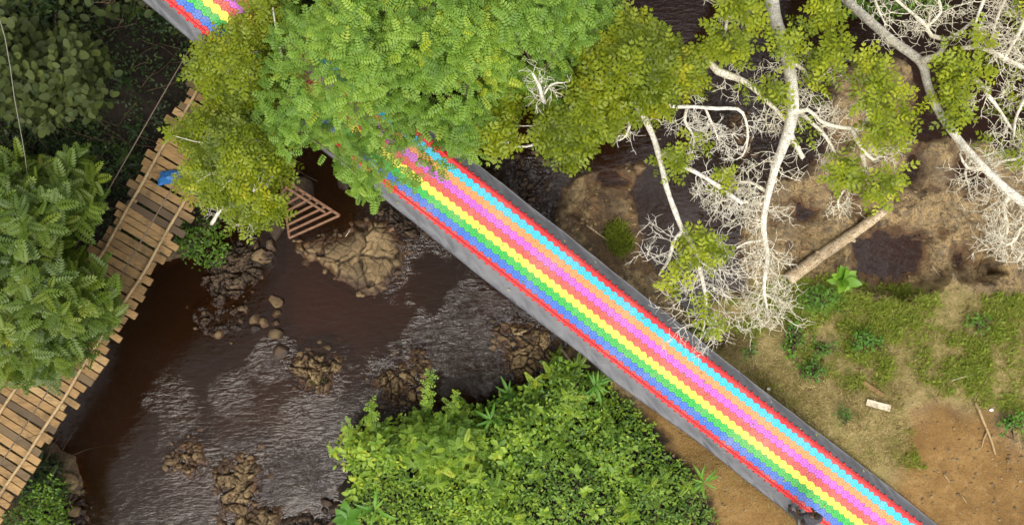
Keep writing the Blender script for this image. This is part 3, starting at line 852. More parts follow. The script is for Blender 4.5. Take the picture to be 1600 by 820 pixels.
# ------------------------------------------------------------------ plank bridge
BZ = 3.0
BC = spline([P(x, y, BZ) for x, y in ((-130, 915), (-30, 760), (110, 541), (159, 466), (252, 310), (335, 169), (385, 85))], .05)
bs = np.r_[0, np.cumsum(np.linalg.norm(np.diff(BC, axis=0), axis=1))]
def bridge_pt(s, w, up=0.):
    c = np.array([np.interp(s, bs, BC[:, i]) for i in range(3)])
    a = np.array([np.interp(s + .3, bs, BC[:, i]) for i in range(2)]); b = np.array([np.interp(s - .3, bs, BC[:, i]) for i in range(2)])
    t = (a - b) / np.linalg.norm(a - b)
    nrm = np.array((t[1], -t[0]))           # to the right, the river side
    return np.array((c[0] + nrm[0] * w, c[1] + nrm[1] * w, c[2] + up)), t, nrm
bridge = thing('plank_bridge', 'narrow wooden plank footbridge running up the left side under the trees', 'bridge', BC[len(BC) // 2])
rb = random.Random(5)
s = .35; k = 0
while s < bs[-1] - .2 and k < 96:
    wd = rb.uniform(.175, .215)
    l0, l1 = -.62 - rb.choice((.12, .2, .28, .36)) - rb.uniform(0, .06), .62 + rb.choice((.16, .26, .33, .42)) + rb.uniform(0, .06)
    c, t, nr = bridge_pt(s, (l0 + l1) / 2, rb.uniform(-.012, .012))
    rot = rb.uniform(-.028, .028)
    tt = np.array((t[0] * math.cos(rot) - t[1] * math.sin(rot), t[0] * math.sin(rot) + t[1] * math.cos(rot)))
    nn = np.array((tt[1], -tt[0]))
    mb = MB()
    tint = rb.choice((.4, .5, .55, .6, .7, .8, .9)) if rb.random() < .82 else rb.choice((.05, .2))
    box(mb, c, np.array((*(nn * (l1 - l0) / 2), rb.uniform(-.012, .012))), np.array((*(tt * wd / 2), 0)), (0, 0, .022), tint, .012)
    mb.build('plank', M['plank'], bridge, False)
    s += wd + rb.choice((.018, .025, .04, .04, .07)); k += 1
for w0, lb in ((-.62, None), (.62, None)):
    mb = MB()
    pts = [bridge_pt(q, w0 + .02 * math.sin(q * 1.3) + .012 * math.sin(q * 3.1), .024 + .05)[0] for q in np.arange(.2, bs[-1] - .1, .35)]
    tube(mb, pts, .042, 8, .6)
    mb.build('deck_pole', M['pole'], bridge)
    mb = MB()
    pts = [bridge_pt(q, w0, -.1)[0] for q in np.arange(.2, bs[-1] - .1, .5)]
    tube(mb, pts, .06, 8, .2)
    mb.build('bearer', M['pole'], bridge)
for w0, up in ((-.80, 1.15), (.62, 1.2)):
    mb = MB()
    pts = [bridge_pt(q, w0, up + .06 * math.cos(q * .35))[0] for q in np.arange(.2, bs[-1] - .05, .35)]
    tube(mb, pts, .017, 6)
    for q in np.arange(1.2, bs[-1] - .5, 2.1):
        tube(mb, [bridge_pt(q, w0, up + .06 * math.cos(q * .35))[0], bridge_pt(q, w0 * .98 if w0 < 0 else .66, .0)[0]], .006, 4)
    mb.build('hand_cable', M['cable'], bridge)

# ------------------------------------------------------------------ leaves
def tpl_merge(parts):
    v, f3, f4, n = [], [], [], 0
    for pv, pf in parts:
        for f in pf: (f3 if len(f) == 3 else f4).append([k + n for k in f])
        v.append(np.asarray(pv, float)); n += len(pv)
    fs = []
    if f3: fs.append(np.array(f3))
    if f4: fs.append(np.array(f4))
    return np.concatenate(v), fs

def kite(L=1, w=.4, fold=.12, droop=.1):
    v = np.array(((0, 0, 0), (.42 * L, w * L / 2, fold * w * L), (L, 0, -droop * L), (.42 * L, -w * L / 2, fold * w * L), (.5 * L, 0, 0)))
    return v, [(0, 4, 1), (1, 4, 2), (0, 3, 4), (3, 2, 4)]
def ovate(L=1, w=.5, fold=.15, droop=.12):
    v = np.array(((0, 0, 0), (.38, 0, 0), (.74, 0, -droop * .4), (1, 0, -droop),
                  (.34, w / 2, fold * w), (.72, w * .38, fold * w - droop * .35), (.34, -w / 2, fold * w), (.72, -w * .38, fold * w - droop * .35))) * L
    return v, [(0, 1, 4), (1, 2, 5, 4), (2, 3, 5), (0, 6, 1), (6, 7, 2, 1), (7, 3, 2)]
def roundleaf(L=1):
    a = np.arange(10) / 10 * 2 * np.pi + np.pi
    r = .5 + .07 * np.cos(a) + .03 * np.cos(3 * a)
    v = np.stack((.55 + r * np.cos(a), r * .76 * np.sin(a), .07 * np.sin(a) ** 2 + .02 * np.cos(3 * a)), -1)
    v = np.vstack((v, (.5, 0, -.01))) * L
    return v, [(i, (i + 1) % 10, 10) for i in range(10)]
def place(t, pos, az, pitch=0., s=1.):
    v = t[0] * s
    c, si = math.cos(pitch), math.sin(pitch)
    v = np.stack((v[:, 0] * c - v[:, 2] * si, v[:, 1], v[:, 0] * si + v[:, 2] * c), -1)
    c, si = math.cos(az), math.sin(az)
    v = np.stack((v[:, 0] * c - v[:, 1] * si, v[:, 0] * si + v[:, 1] * c, v[:, 2]), -1)
    return v + np.asarray(pos), t[1]
def pinnate(n=7, ll=.28, w=.4, droop=.25, a0=75, a1=50, start=.15, full=kite, taper=.75):
    parts = []
    xs = np.linspace(start, .9, n)
    for i, x in enumerate(xs):
        t = (x - start) / (.9 - start)
        L = ll * (1 - taper * abs(t - .38) ** 1.6)
        ang = R(a0 + (a1 - a0) * t)
        for sg in (-1, 1):
            parts.append(place(full(1, w), (x, 0, -droop * x * x), sg * ang, -.12, L))
    parts.append(place(full(1, w), (.9, 0, -droop * .81), 0, -.3, ll * .75))
    rz = np.linspace(0, .92, 4)
    rv = np.concatenate((np.stack((rz, 0 * rz + .008, -droop * rz * rz - .004), -1), np.stack((rz, 0 * rz - .008, -droop * rz * rz - .004), -1)))
    parts.append((rv, [(0, 1, 5, 4), (1, 2, 6, 5), (2, 3, 7, 6)]))
    return tpl_merge(parts)
def simple(t): return tpl_merge([t])
TP_BRIGHT = pinnate(5, .36, .50, .14, 80, 55, .14, ovate, .45)
TP_YELLOW = pinnate(3, .46, .52, .2, 60, 40, .25)
TP_FEATHER = pinnate(7, .36, .42, .26, 72, 45, .08, ovate)
TP_FERN = pinnate(10, .26, .35, .35, 75, 55, .05)
TP_OV = simple(ovate(1, .5)); TP_ROUND = simple(roundleaf()); TP_KITE = simple(kite(1, .42)); TP_LANCE = simple(ovate(1, .18, .3, .3))
TP_BROAD = simple(ovate(1, .62, .12, .2))
TP_BLADE = (np.array(((0, -.04, 0), (0, .04, 0), (.5, .03, .0), (.5, -.03, .0), (1, 0, -.12))), [np.array(((0, 1, 2, 3),)), np.array(((3, 2, 4),))])

def scatter(mb, tpl, pos, d, up, s, tint):
    tv, tf = tpl
    d = d / (np.linalg.norm(d, axis=1, keepdims=True) + 1e-9)
    y = np.cross(up, d); y /= np.linalg.norm(y, axis=1, keepdims=True) + 1e-9
    z = np.cross(d, y)
    s = np.broadcast_to(np.asarray(s, float), (len(pos),))
    V = pos[:, None] + s[:, None, None] * (tv[None, :, 0:1] * d[:, None] + tv[None, :, 1:2] * y[:, None] + tv[None, :, 2:3] * z[:, None])
    n, k = len(pos), len(tv)
    off = (np.arange(n) * k)[:, None, None]
    tint = np.broadcast_to(np.asarray(tint, float), (n,))
    base = mb.n
    mb.v.append(V.reshape(-1, 3)); mb.n += n * k
    for f in tf:
        ff = (f[None] + off).reshape(-1, f.shape[1])
        mb.f.setdefault(f.shape[1], []).append(ff + base)
        mb.t.setdefault(f.shape[1], []).append(np.repeat(tint, len(f)))
        mb.m.setdefault(f.shape[1], []).append(np.zeros(len(ff), int))

def rosettes(mb, tpl, C, n, size, e0=-10, e1=45, jit=.05, tint=(0., 1.), rg=RNG, ctint=None):
    """n leaves around every centre"""
    N = len(C)
    if N == 0: return
    az = (np.arange(n)[None] / n * 2 * np.pi + rg.uniform(0, 6.28, (N, 1)) + rg.normal(0, .3, (N, n))).ravel()
    el = np.radians(rg.uniform(e0, e1, N * n))
    d = np.stack((np.cos(az) * np.cos(el), np.sin(az) * np.cos(el), np.sin(el)), -1)
    pos = np.repeat(C, n, 0) + rg.normal(0, jit, (N * n, 3))
    up = np.array((0, 0, 1.)) + rg.normal(0, .25, (N * n, 3))
    s = size * rg.uniform(.65, 1.15, N * n)
    ct = rg.uniform(tint[0], tint[1], N) if ctint is None else ctint
    tt = np.clip(np.repeat(ct, n) + rg.normal(0, .12, N * n), 0, 1)
    scatter(mb, tpl, pos, d, up, s, tt)

def poly_pts(poly, step, rg=RNG, jit=.5):
    a = np.array(poly, float)
    x0, y0 = a.min(0); x1, y1 = a.max(0)
    X, Y = np.meshgrid(np.arange(x0, x1, step), np.arange(y0, y1, step))
    X = X.ravel() + rg.uniform(-jit, jit, X.size) * step; Y = Y.ravel() + rg.uniform(-jit, jit, Y.size) * step
    d = sdf(poly, X, Y)
    k = d > 0
    return X[k], Y[k], d[k]

def crown_pts(poly, step, z0, z1, edge=90, amp=.6, freq=.018, holes=-2, seed=0, layers=(0., -.8, -1.6), dens=(1., .7, .5), rg=RNG):
    out = []
    for dz, de in zip(layers, dens):
        X, Y, d = poly_pts(poly, step / math.sqrt(de), rg)
        n = fbm(X, Y, freq, 3, seed); n2 = fbm(X, Y, freq * 2.4, 3, seed + 3)
        keep = n2 > holes
        # ragged rim
        keep &= d > rg.uniform(-2, 12, len(d)) * (1 if dz == 0 else 1.6)
        X, Y, d, n = X[keep], Y[keep], d[keep], n[keep]
        z = z0 + (z1 - z0) * smooth(0, edge, d) + amp * n + dz + rg.normal(0, .12, len(X))
        out.append(PP(X, Y, z))
    return np.concatenate(out)

def limbs(mb, base, hub, C, n, r0, rg, tint=.5, sag=.3):
    """trunk from base to hub, n limbs from the hub to crown points, twigs to more of them"""
    tr = spline([base, base * .6 + hub * .4 + np.array((.12, -.1, .1)), hub], .25)
    tube(mb, tr, np.linspace(r0, r0 * .7, len(tr)), 10, tint)
    ends = C[rg.choice(len(C), min(n, len(C)), replace=False)]
    nodes = []
    for e in ends:
        m = hub * .5 + e * .5 + np.array((rg.normal(0, .25), rg.normal(0, .25), -sag))
        l = spline([hub, m, e - np.array((0, 0, .12))], .25)
        tube(mb, l, np.linspace(r0 * .5, .018, len(l)), 7, tint)
        nodes.append(l[len(l) // 3:])
    nodes = np.concatenate(nodes)
    for e in C[rg.choice(len(C), min(n * 6, len(C)), replace=False)]:
        k = np.argmin(np.linalg.norm(nodes - e, axis=1) + rg.uniform(0, .4, len(nodes)))
        a = nodes[k]
        l = spline([a, (a + e) / 2 + rg.normal(0, .08, 3), e], .2)
        tube(mb, l, np.linspace(.022, .007, len(l)), 5, tint)

# --- the big bright-green tree over the slide
T1 = [(470, -130), (985, -130), (960, 20), (940, 60), (905, 92), (880, 130), (848, 168), (805, 152), (790, 190), (768, 228), (735, 252), (700, 240), (668, 214), (628, 232), (592, 255), (602, 298), (578, 318),
      (548, 292), (522, 252), (492, 226), (452, 242), (418, 218), (398, 176), (410, 118), (398, 66), (428, 18)]
rg = np.random.default_rng(11)
C = crown_pts(T1, 13.5, 5.6, 8.2, 130, 1.0, .022, -.30, 1, rg=rg)
# thin the foliage above the slide where its colours glint through
qx, qy = 800 + C[:, 0] / ((CAM_H - C[:, 2]) / CAM_H) * PPM, 410 - C[:, 1] / ((CAM_H - C[:, 2]) / CAM_H) * PPM
offl = np.abs((qy - 214) - .79 * (qx - 585)) / 1.27
thin = (offl < 62) & (qx < 655) & (rg.random(len(C)) < np.where(qx > 575, .34, .58))
thin |= ((qx - 690) / 46) ** 2 + ((qy - 148) / 15) ** 2 + .5 * fbm(qx, qy, .05, 3, 2) < 1
thin |= ((qx - 765) / 14) ** 2 + ((qy - 40) / 10) ** 2 < 1
C = C[~thin]; qx, qy = qx[~thin], qy[~thin]
t1 = thing('leafy_tree', 'big bright green feathery leaved tree whose crown covers the upper part of the slide', 'tree', gp(745, 150))
mb = MB()
ct = np.clip(.46 + .24 * fbm(qx, qy, .014, 3, 6) + rg.normal(0, .13, len(C)) + .35 * np.exp(-((qx - 745) ** 2 + (qy - 85) ** 2) / 2 / 35 ** 2), 0, 1)
rosettes(mb, TP_BRIGHT, C, 6, .28, -20, 32, .07, rg=rg, ctint=ct)
SP = PP(np.array([620, 645, 668, 640, 600, 560, 575, 655, 690, 612, 585]), np.array([262, 272, 258, 285, 280, 300, 285, 232, 262, 240, 308]), np.full(11, 5.4))
rosettes(mb, TP_BRIGHT, SP, 6, .29, -20, 30, .06, (.3, .6), rg)
mb.build('crown', M['leaf_bright'], t1)
mb = MB(); limbs(mb, gp(745, 150, -.2), P(735, 110, 4.6), C, 14, .24, rg)
mb.build('trunk', M['bark_brown'], t1)

# --- yellow-green trees left and right of it
def yellow_tree(label, poly, z0, z1, base, hub, seed, holes=-.45, extra=None, size=.23, edge=80):
    rg = np.random.default_rng(seed)
    t = thing('leafy_tree', label, 'tree', gp(*base))
    C = crown_pts(poly, 11.5, z0, z1, edge, .65, .022, holes, seed, layers=(0, -.6, -1.3), dens=(1., .6, .35), rg=rg)
    mb = MB()
    qx, qy = C[:, 0] * 50, C[:, 1] * 50
    ct = np.clip(.45 + .38 * fbm(qx, qy, .02, 3, seed) + rg.normal(0, .12, len(C)), 0, 1)
    rosettes(mb, TP_YELLOW, C, 6, size, -15, 50, .05, rg=rg, ctint=ct)
    mb.build('crown', M['leaf_yellow'], t)
    mb = MB(); limbs(mb, gp(*base, -.2), P(*hub), C, 12, .17, rg)
    if extra: extra(mb, rg)
    mb.build('trunk', M['bark_pale'], t)
    return t

# lichen twigs: curved forks growing from a branch line
def walk(p, d, L, n, rg, bend=.35, lift=.02):
    out = [p]
    for i in range(n):
        d = d + rg.normal(0, bend * .7, 3) * np.array((1, 1, .5)); d[2] += lift
        d = d / np.linalg.norm(d)
        p = p + d * L / n
        out.append(p)
    return np.array(out), d
def twigs(mb, path, rg, per_m=5., L=.9, r=.022, levels=3, flat=.5, rang=(0.15, 1.0), top=True):
    if top: r *= .52; L *= 1.2; per_m *= 1.22
    path = np.asarray(path)
    seg = np.r_[0, np.cumsum(np.linalg.norm(np.diff(path, axis=0), axis=1))]
    n = max(1, int(seg[-1] * per_m))
    for _ in range(n):
        s = rg.uniform(rang[0], rang[1]) * seg[-1]
        p = np.array([np.interp(s, seg, path[:, i]) for i in range(3)])
        q = np.array([np.interp(min(s + .1, seg[-1]), seg, path[:, i]) for i in range(3)]); q0 = np.array([np.interp(max(s - .1, 0), seg, path[:, i]) for i in range(3)])
        t = (q - q0) / (np.linalg.norm(q - q0) + 1e-9)
        a = rg.choice((-1, 1)) * rg.uniform(.5, 1.5)
        d = np.array((t[0] * math.cos(a) - t[1] * math.sin(a), t[0] * math.sin(a) + t[1] * math.cos(a), rg.normal(0, flat) * .6))
        l = L * rg.uniform(.4, 1.1)
        pts, dd = walk(p, d, l, 6, rg)
        tube(mb, pts, np.linspace(r, r * .45, len(pts)), 5, rg.random(), False)
        if levels > 1:
            twigs(mb, pts, rg, 3.1 / l * (1.4 if levels > 2 else 1.0), L * .56, max(r * .68, .0058), levels - 1, flat, (.12, 1.0), False)

def limb(mb, pts, rg=None, tw=None, sides=9):
    """pts rows of (px, py, z, radius); returns the world path"""
    w = np.array([[*P(a, b, c), r] for a, b, c, r in pts])
    s = spline(w, .16)
    if rg is not None:
        n = len(s); s[:, :3] += np.stack([.022 * fbm(np.arange(n) * .23 + 9 * k, np.full(n, pts[0][0] * .01), 1, 2, k) for k in range(3)], 1)
    wob = 1 + .08 * np.sin(np.arange(len(s)) * 1.7)
    tube(mb, s[:, :3], np.maximum(s[:, 3] * wob, .006), sides)
    if tw: twigs(mb, s[:, :3], rg, **tw)
    return s[:, :3]

T2 = [(292, 108), (300, 82), (332, 52), (372, 14), (395, -30), (450, -60), (470, 30), (435, 80), (445, 130), (425, 180), (452, 222), (462, 262), (440, 300), (452, 345), (415, 348), (396, 374), (366, 366),
      (340, 330), (302, 310), (276, 288), (292, 252), (292, 225), (252, 214), (290, 182), (335, 172), (312, 142)]
def t2x(mb, rg):
    limb(mb, [(330, 350, 3.4, .05), (350, 320, 4.2, .045), (368, 300, 4.9, .03), (372, 275, 5.2, .02)], rg, dict(per_m=7, L=.5, r=.014, levels=2))
    limb(mb, [(368, 300, 4.8, .03), (385, 340, 4.8, .02), (398, 365, 4.7, .012)], rg, dict(per_m=7, L=.4, r=.012, levels=2))
yellow_tree('olive green small leaved tree leaning over the upper end of the plank bridge', T2, 4.6, 6.2, (395, 190), (380, 200, 4.0), 21, -.42, t2x, .29)

T3 = [(742, 150), (800, 142), (850, 160), (900, 100), (948, 32), (985, 14), (1012, 30), (1040, 52), (1072, 74), (1100, 92), (1110, 132), (1090, 152), (1052, 162), (1042, 192), (1010, 196), (985, 182), (965, 215),
      (932, 226), (905, 266), (872, 262), (850, 232), (828, 205), (842, 178), (812, 172), (806, 216), (790, 246), (757, 272), (746, 240)]
def t3x(mb, rg):
    TW = dict(per_m=3.5, L=.55, r=.02, levels=3)
    limb(mb, [(985, 150, 5.6, .1), (1008, 185, 5.8, .075), (1020, 212, 5.9, .068), (1032, 250, 6, .066), (1042, 295, 6, .062), (1060, 345, 6, .06), (1068, 362, 6, .058)], rg, dict(per_m=.7, L=.3, r=.02, levels=1))
    limb(mb, [(1068, 360, 6, .06), (1052, 380, 6, .05), (1046, 405, 6, .04), (1030, 430, 5.9, .02)], rg, dict(per_m=5, L=.8, r=.022, levels=3))
    limb(mb, [(1068, 360, 6, .065), (1086, 392, 6, .055), (1096, 430, 6, .05), (1103, 465, 5.9, .045), (1101, 500, 5.8, .03), (1092, 535, 5.6, .012)], rg, dict(per_m=7, L=.95, r=.024, levels=3))
    limb(mb, [(1034, 238, 6, .07), (1066, 258, 6.1, .055), (1100, 276, 6.2, .045), (1130, 296, 6.2, .055), (1160, 318, 6.2, .04)], rg, dict(per_m=4, L=.55, r=.022, levels=3, rang=(.4, 1)))
    h = limb(mb, [(1020, 150, 5.7, .07), (1050, 166, 6, .045), (1085, 167, 6.1, .04), (1120, 170, 6.1, .042), (1152, 170, 6.1, .04), (1164, 186, 6.1, .03), (1168, 215, 6, .03), (1160, 245, 5.9, .02), (1140, 252, 5.8, .012)], rg,
             dict(per_m=2.2, L=.5, r=.02, levels=3, rang=(.2, 1)))
    limb(mb, [(1075, 166, 6, .04), (1070, 190, 6, .035), (1085, 215, 6, .03), (1080, 245, 5.9, .015)], rg, dict(per_m=9, L=.6, r=.02, levels=3))
    limb(mb, [(1100, 168, 6, .03), (1115, 200, 6, .025), (1125, 225, 5.9, .012)], rg, dict(per_m=9, L=.55, r=.018, levels=3))
    limb(mb, [(862, 162, 5.5, .05), (850, 158, 6.2, .05), (842, 135, 6.8, .04), (832, 116, 7.2, .025)], rg, dict(per_m=6, L=.5, r=.018, levels=2))
    limb(mb, [(848, 152, 6.3, .025), (862, 132, 6.8, .022), (880, 130, 6.9, .012)], rg, dict(per_m=6, L=.4, r=.014, levels=2))
    limb(mb, [(985, 190, 5.8, .04), (978, 212, 5.8, .025), (968, 220, 5.7, .015)], rg, dict(per_m=14, L=.4, r=.014, levels=2))
t3 = yellow_tree('yellow green small leaved tree with white lichen branches beside the calm pool', T3, 5.6, 7.2, (940, -60), (930, 120, 4.2), 33, -.34, t3x, .31)

# leaf tufts on the pale branches
def tufts(mb, spots, z, rg, r=22, n=16, size=.24):
    for s in spots:
        px, py = s[0], s[1]; rr = .88 * (s[2] if len(s) > 2 else r)
        m = int(n * (rr / 22) ** 2)
        a = rg.uniform(0, 6.28, m); q = rr * np.sqrt(rg.random(m))
        C = PP(px + q * np.cos(a), py + q * np.sin(a), z + rg.normal(0, .25, m))
        rosettes(mb, TP_YELLOW, C, 6, size, -15, 50, .05, (.12, .85), rg)
rg = np.random.default_rng(44)
mb = MB()
tufts(mb, [(1102, 372, 16), (1080, 380, 18), (1110, 395, 18), (1072, 402, 14), (1068, 420, 12), (1105, 420, 12), (1048, 448, 14), (1128, 278, 17), (1065, 250, 18), (1052, 268, 12), (1022, 258, 9), (1096, 232, 9), (1085, 205, 8),
           (1112, 512, 14), (1090, 488, 12)], 6.15, rg, n=11, size=.30)
o = mb.build('leaf_tuft', M['leaf_lichen'], t3); 

# --- pale lichen trees on the right
t4 = thing('lichen_tree', 'white lichen covered tree limb hanging down the middle of the right side above the channel', 'tree', P(1196, -90, 0))
rg = np.random.default_rng(51)
mb = MB()
b0 = P(1196, -90, 0); b0[2] = ground(b0[0], b0[1]) - .2
k0 = P(1190, -80, 1.5)
w = np.array([[*b0, .34], [*k0, .30], *[[*P(a, b, c), r] for a, b, c, r in ((1196, -50, 3.4, .25), (1210, 20, 4.6, .16), (1226, 80, 5.3, .145), (1237, 150, 5.8, .14), (1234, 195, 6, .135), (1217, 250, 6.1, .105), (1202, 300, 6.1, .08),
                                                                   (1195, 350, 6.0, .07), (1200, 400, 5.9, .055), (1196, 445, 5.7, .045), (1203, 495, 5.4, .02))]])
s = spline(w, .15)
s[:, 0] += .05 * fbm(np.arange(len(s)) * .12, np.zeros(len(s)), 1, 3, 1)
tube(mb, s[:, :3], s[:, 3], 12)
mb.build('trunk', M['bark_pale'], t4)
mb = MB()
main = s[:, :3]
n_ = len(main)
twigs(mb, main[int(n_ * .66):], rg, 5, .75, .026, 3)
twigs(mb, main[int(n_ * .5):int(n_ * .68)], rg, 3.5, .6, .022, 3)
twigs(mb, main[int(n_ * .85):], rg, 6, .8, .026, 3)
limb(mb, [(1098, 82, 5.2, .085), (1104, 92, 5.4, .09), (1122, 112, 5.5, .095), (1150, 122, 5.6, .085), (1176, 136, 5.7, .07), (1200, 160, 5.8, .05), (1230, 192, 5.9, .05)], rg, dict(per_m=4.5, L=.6, r=.024, levels=3))
limb(mb, [(1098, 82, 5.2, .06), (1108, 68, 5.3, .05), (1130, 55, 5.5, .05), (1136, 35, 5.6, .04), (1150, 5, 5.6, .03)], rg, dict(per_m=4.5, L=.6, r=.02, levels=3))
limb(mb, [(1232, 205, 6, .09), (1242, 225, 6, .07), (1254, 248, 6, .05)], rg, dict(per_m=5, L=.4, r=.018, levels=2))
limb(mb, [(1200, 318, 6, .05), (1172, 318, 6, .045), (1140, 312, 6, .03), (1112, 320, 6, .015)], rg, dict(per_m=9, L=.6, r=.022, levels=3))
limb(mb, [(1200, 300, 6, .05), (1170, 285, 6, .03), (1135, 290, 6, .015)], rg, dict(per_m=8, L=.5, r=.02, levels=3))
limb(mb, [(1198, 375, 5.9, .04), (1170, 378, 5.9, .035), (1150, 388, 5.9, .02)], rg, dict(per_m=5, L=.4, r=.018, levels=2))
limb(mb, [(1236, 180, 5.9, .07), (1262, 172, 6, .05), (1282, 190, 6, .04), (1305, 198, 6, .05), (1340, 202, 6, .05), (1352, 202, 6, .045)], rg, dict(per_m=4, L=.55, r=.02, levels=3))
limb(mb, [(1330, 202, 6, .05), (1345, 230, 6.1, .045), (1365, 250, 6.1, .035), (1385, 235, 6.1, .02)], rg, dict(per_m=7, L=.55, r=.02, levels=3))
limb(mb, [(1345, 230, 6, .045), (1350, 265, 6, .04), (1325, 290, 6, .03), (1310, 312, 6, .025), (1312, 330, 6, .012)], rg, dict(per_m=5, L=.45, r=.02, levels=3, rang=(.3, 1)))
limb(mb, [(1250, 175, 5.9, .05), (1290, 215, 6, .04), (1310, 250, 6, .02)], rg, dict(per_m=5, L=.5, r=.018, levels=3))
limb(mb, [(1225, 90, 5.4, .05), (1255, 110, 5.6, .05), (1270, 130, 5.7, .03), (1300, 105, 5.8, .02)], rg, dict(per_m=5, L=.5, r=.018, levels=3))
limb(mb, [(1345, 205, 6, .04), (1362, 170, 6.1, .035), (1372, 140, 6.1, .02)], rg, dict(per_m=6, L=.4, r=.018, levels=3))
mb.build('branches', M['lichen'], t4)
mb = MB()
tufts(mb, [(1142, 12, 26), (1120, 48, 15), (1172, 18, 22), (1165, 60, 14), (1130, 78, 24), (1160, 85, 18), (1115, 75, 16), (1185, 45, 14), (1145, 60, 12), (1222, 68, 15), (1240, 78, 16), (1248, 50, 16), (1270, 88, 16), (1292, 40, 24), (1308, 66, 18), (1288, 16, 22),
           (1275, 140, 12), (1300, 105, 18), (1298, 88, 14), (1282, 122, 10), (1195, 150, 12), (1215, 140, 14), (1160, 140, 10), (1215, 160, 12), (1255, 205, 9), (1262, 128, 12)], 5.9, rg, n=10, size=.31)
tufts(mb, [(1358, 105, 20), (1375, 118, 18), (1345, 125, 12), (1372, 142, 20), (1395, 150, 16), (1360, 160, 14), (1378, 185, 20), (1405, 190, 17), (1390, 210, 20), (1370, 205, 16), (1415, 175, 10), (1322, 262, 20), (1308, 278, 17), (1335, 275, 14),
           (1365, 300, 20), (1385, 285, 17), (1402, 282, 12), (1370, 312, 12), (1355, 225, 12), (1400, 222, 12)], 6.2, rg, n=10, size=.32)
mb.build('foliage', M['leaf_lichen'], t4)

t5 = thing('lichen_tree', 'thick white mottled tree limb with bare twigs sloping across the upper right corner', 'tree', P(1290, -60, 0))
rg = np.random.default_rng(63)
mb = MB()
b0 = P(1290, -60, 0); b0[2] = ground(b0[0], b0[1]) - .3
w = np.array([[*b0, .3], *[[*P(a, b, c), r] for a, b, c, r in ((1300, -35, 1.5, .26), (1322, -2, 3.0, .13), (1350, 25, 4.0, .112), (1395, 65, 4.8, .104), (1438, 98, 5.4, .105), (1446, 128, 5.6, .092), (1464, 170, 6, .09), (1500, 220, 6.4, .086), (1540, 265, 6.8, .08),
                                                             (1578, 302, 7, .10), (1640, 345, 7.2, .09), (1700, 400, 7.2, .05))]])
s = spline(w, .15); s[:, 0] += .05 * fbm(np.arange(len(s)) * .12, np.zeros(len(s)), 1, 3, 4)
tube(mb, s[:, :3], s[:, 3], 12)
mb.build('trunk', M['bark_pale'], t5)
main = s[:, :3]; n_ = len(main)
mb = MB()
TWR = dict(per_m=5, L=.6, r=.022, levels=3)
twigs(mb, main[int(n_ * .72):], rg, 5, .7, .022, 3)
limb(mb, [(1440, 96, 5.5, .1), (1462, 88, 5.7, .07), (1474, 76, 5.8, .06), (1480, 62, 5.9, .055), (1500, 52, 6, .05), (1522, 30, 6.1, .02)], rg, dict(per_m=1.5, L=.4, r=.02, levels=2))
limb(mb, [(1480, 62, 5.9, .05), (1455, 56, 6, .05), (1447, 40, 6, .045), (1425, 20, 6, .035), (1395, -5, 6, .03)], rg, TWR)
limb(mb, [(1447, 42, 6, .04), (1470, 20, 6, .035), (1465, -5, 6, .03)], rg, TWR)
limb(mb, [(1500, 76, 6.2, .05), (1528, 74, 6.3, .055), (1552, 82, 6.4, .055), (1578, 95, 6.5, .05), (1620, 115, 6.6, .04)], rg, dict(per_m=6, L=.7, r=.024, levels=3))
limb(mb, [(1508, 116, 6.3, .05), (1532, 130, 6.4, .05), (1545, 150, 6.5, .045), (1562, 172, 6.5, .035), (1590, 215, 6.5, .02)], rg, TWR)
limb(mb, [(1620, -10, 6.4, .06), (1598, 40, 6.5, .05), (1580, 75, 6.5, .04), (1568, 95, 6.5, .03)], rg, dict(per_m=7, L=.7, r=.022, levels=3))
limb(mb, [(1545, -20, 6.3, .05), (1530, 20, 6.3, .035), (1520, 55, 6.3, .02)], rg, dict(per_m=8, L=.6, r=.02, levels=3))
limb(mb, [(1580, -20, 6.3, .05), (1560, 25, 6.3, .035), (1550, 60, 6.3, .02)], rg, dict(per_m=8, L=.6, r=.02, levels=3))
limb(mb, [(1640, 120, 6.6, .05), (1605, 150, 6.6, .04), (1588, 185, 6.6, .03), (1585, 215, 6.6, .02)], rg, TWR)
limb(mb, [(1640, 215, 6.6, .05), (1600, 245, 6.6, .04), (1575, 250, 6.6, .03), (1545, 258, 6.6, .02)], rg, TWR)
limb(mb, [(1540, 264, 6.8, .05), (1512, 262, 6.7, .04), (1500, 240, 6.7, .02)], rg, dict(per_m=4, L=.35, r=.018, levels=2))
limb(mb, [(1520, 245, 6.6, .035), (1508, 268, 6.6, .03), (1515, 292, 6.6, .015)], rg, dict(per_m=4, L=.35, r=.016, levels=2))
limb(mb, [(1580, 300, 7, .06), (1568, 325, 6.9, .045), (1575, 350, 6.8, .035), (1570, 385, 6.7, .015)], rg, dict(per_m=8, L=.6, r=.02, levels=3))
limb(mb, [(1640, 345, 7.1, .05), (1600, 350, 6.9, .04), (1580, 380, 6.8, .03), (1530, 392, 6.6, .012)], rg, dict(per_m=7, L=.6, r=.02, levels=3))
limb(mb, [(1650, 330, 6.9, .05), (1610, 375, 6.7, .04), (1590, 410, 6.6, .015)], rg, dict(per_m=7, L=.5, r=.02, levels=3))
limb(mb, [(1360, -30, 5.5, .05), (1370, 10, 5.8, .03), (1385, 40, 5.8, .015)], rg, dict(per_m=8, L=.7, r=.02, levels=3))
mb.build('branches', M['lichen'], t5)
mb = MB()
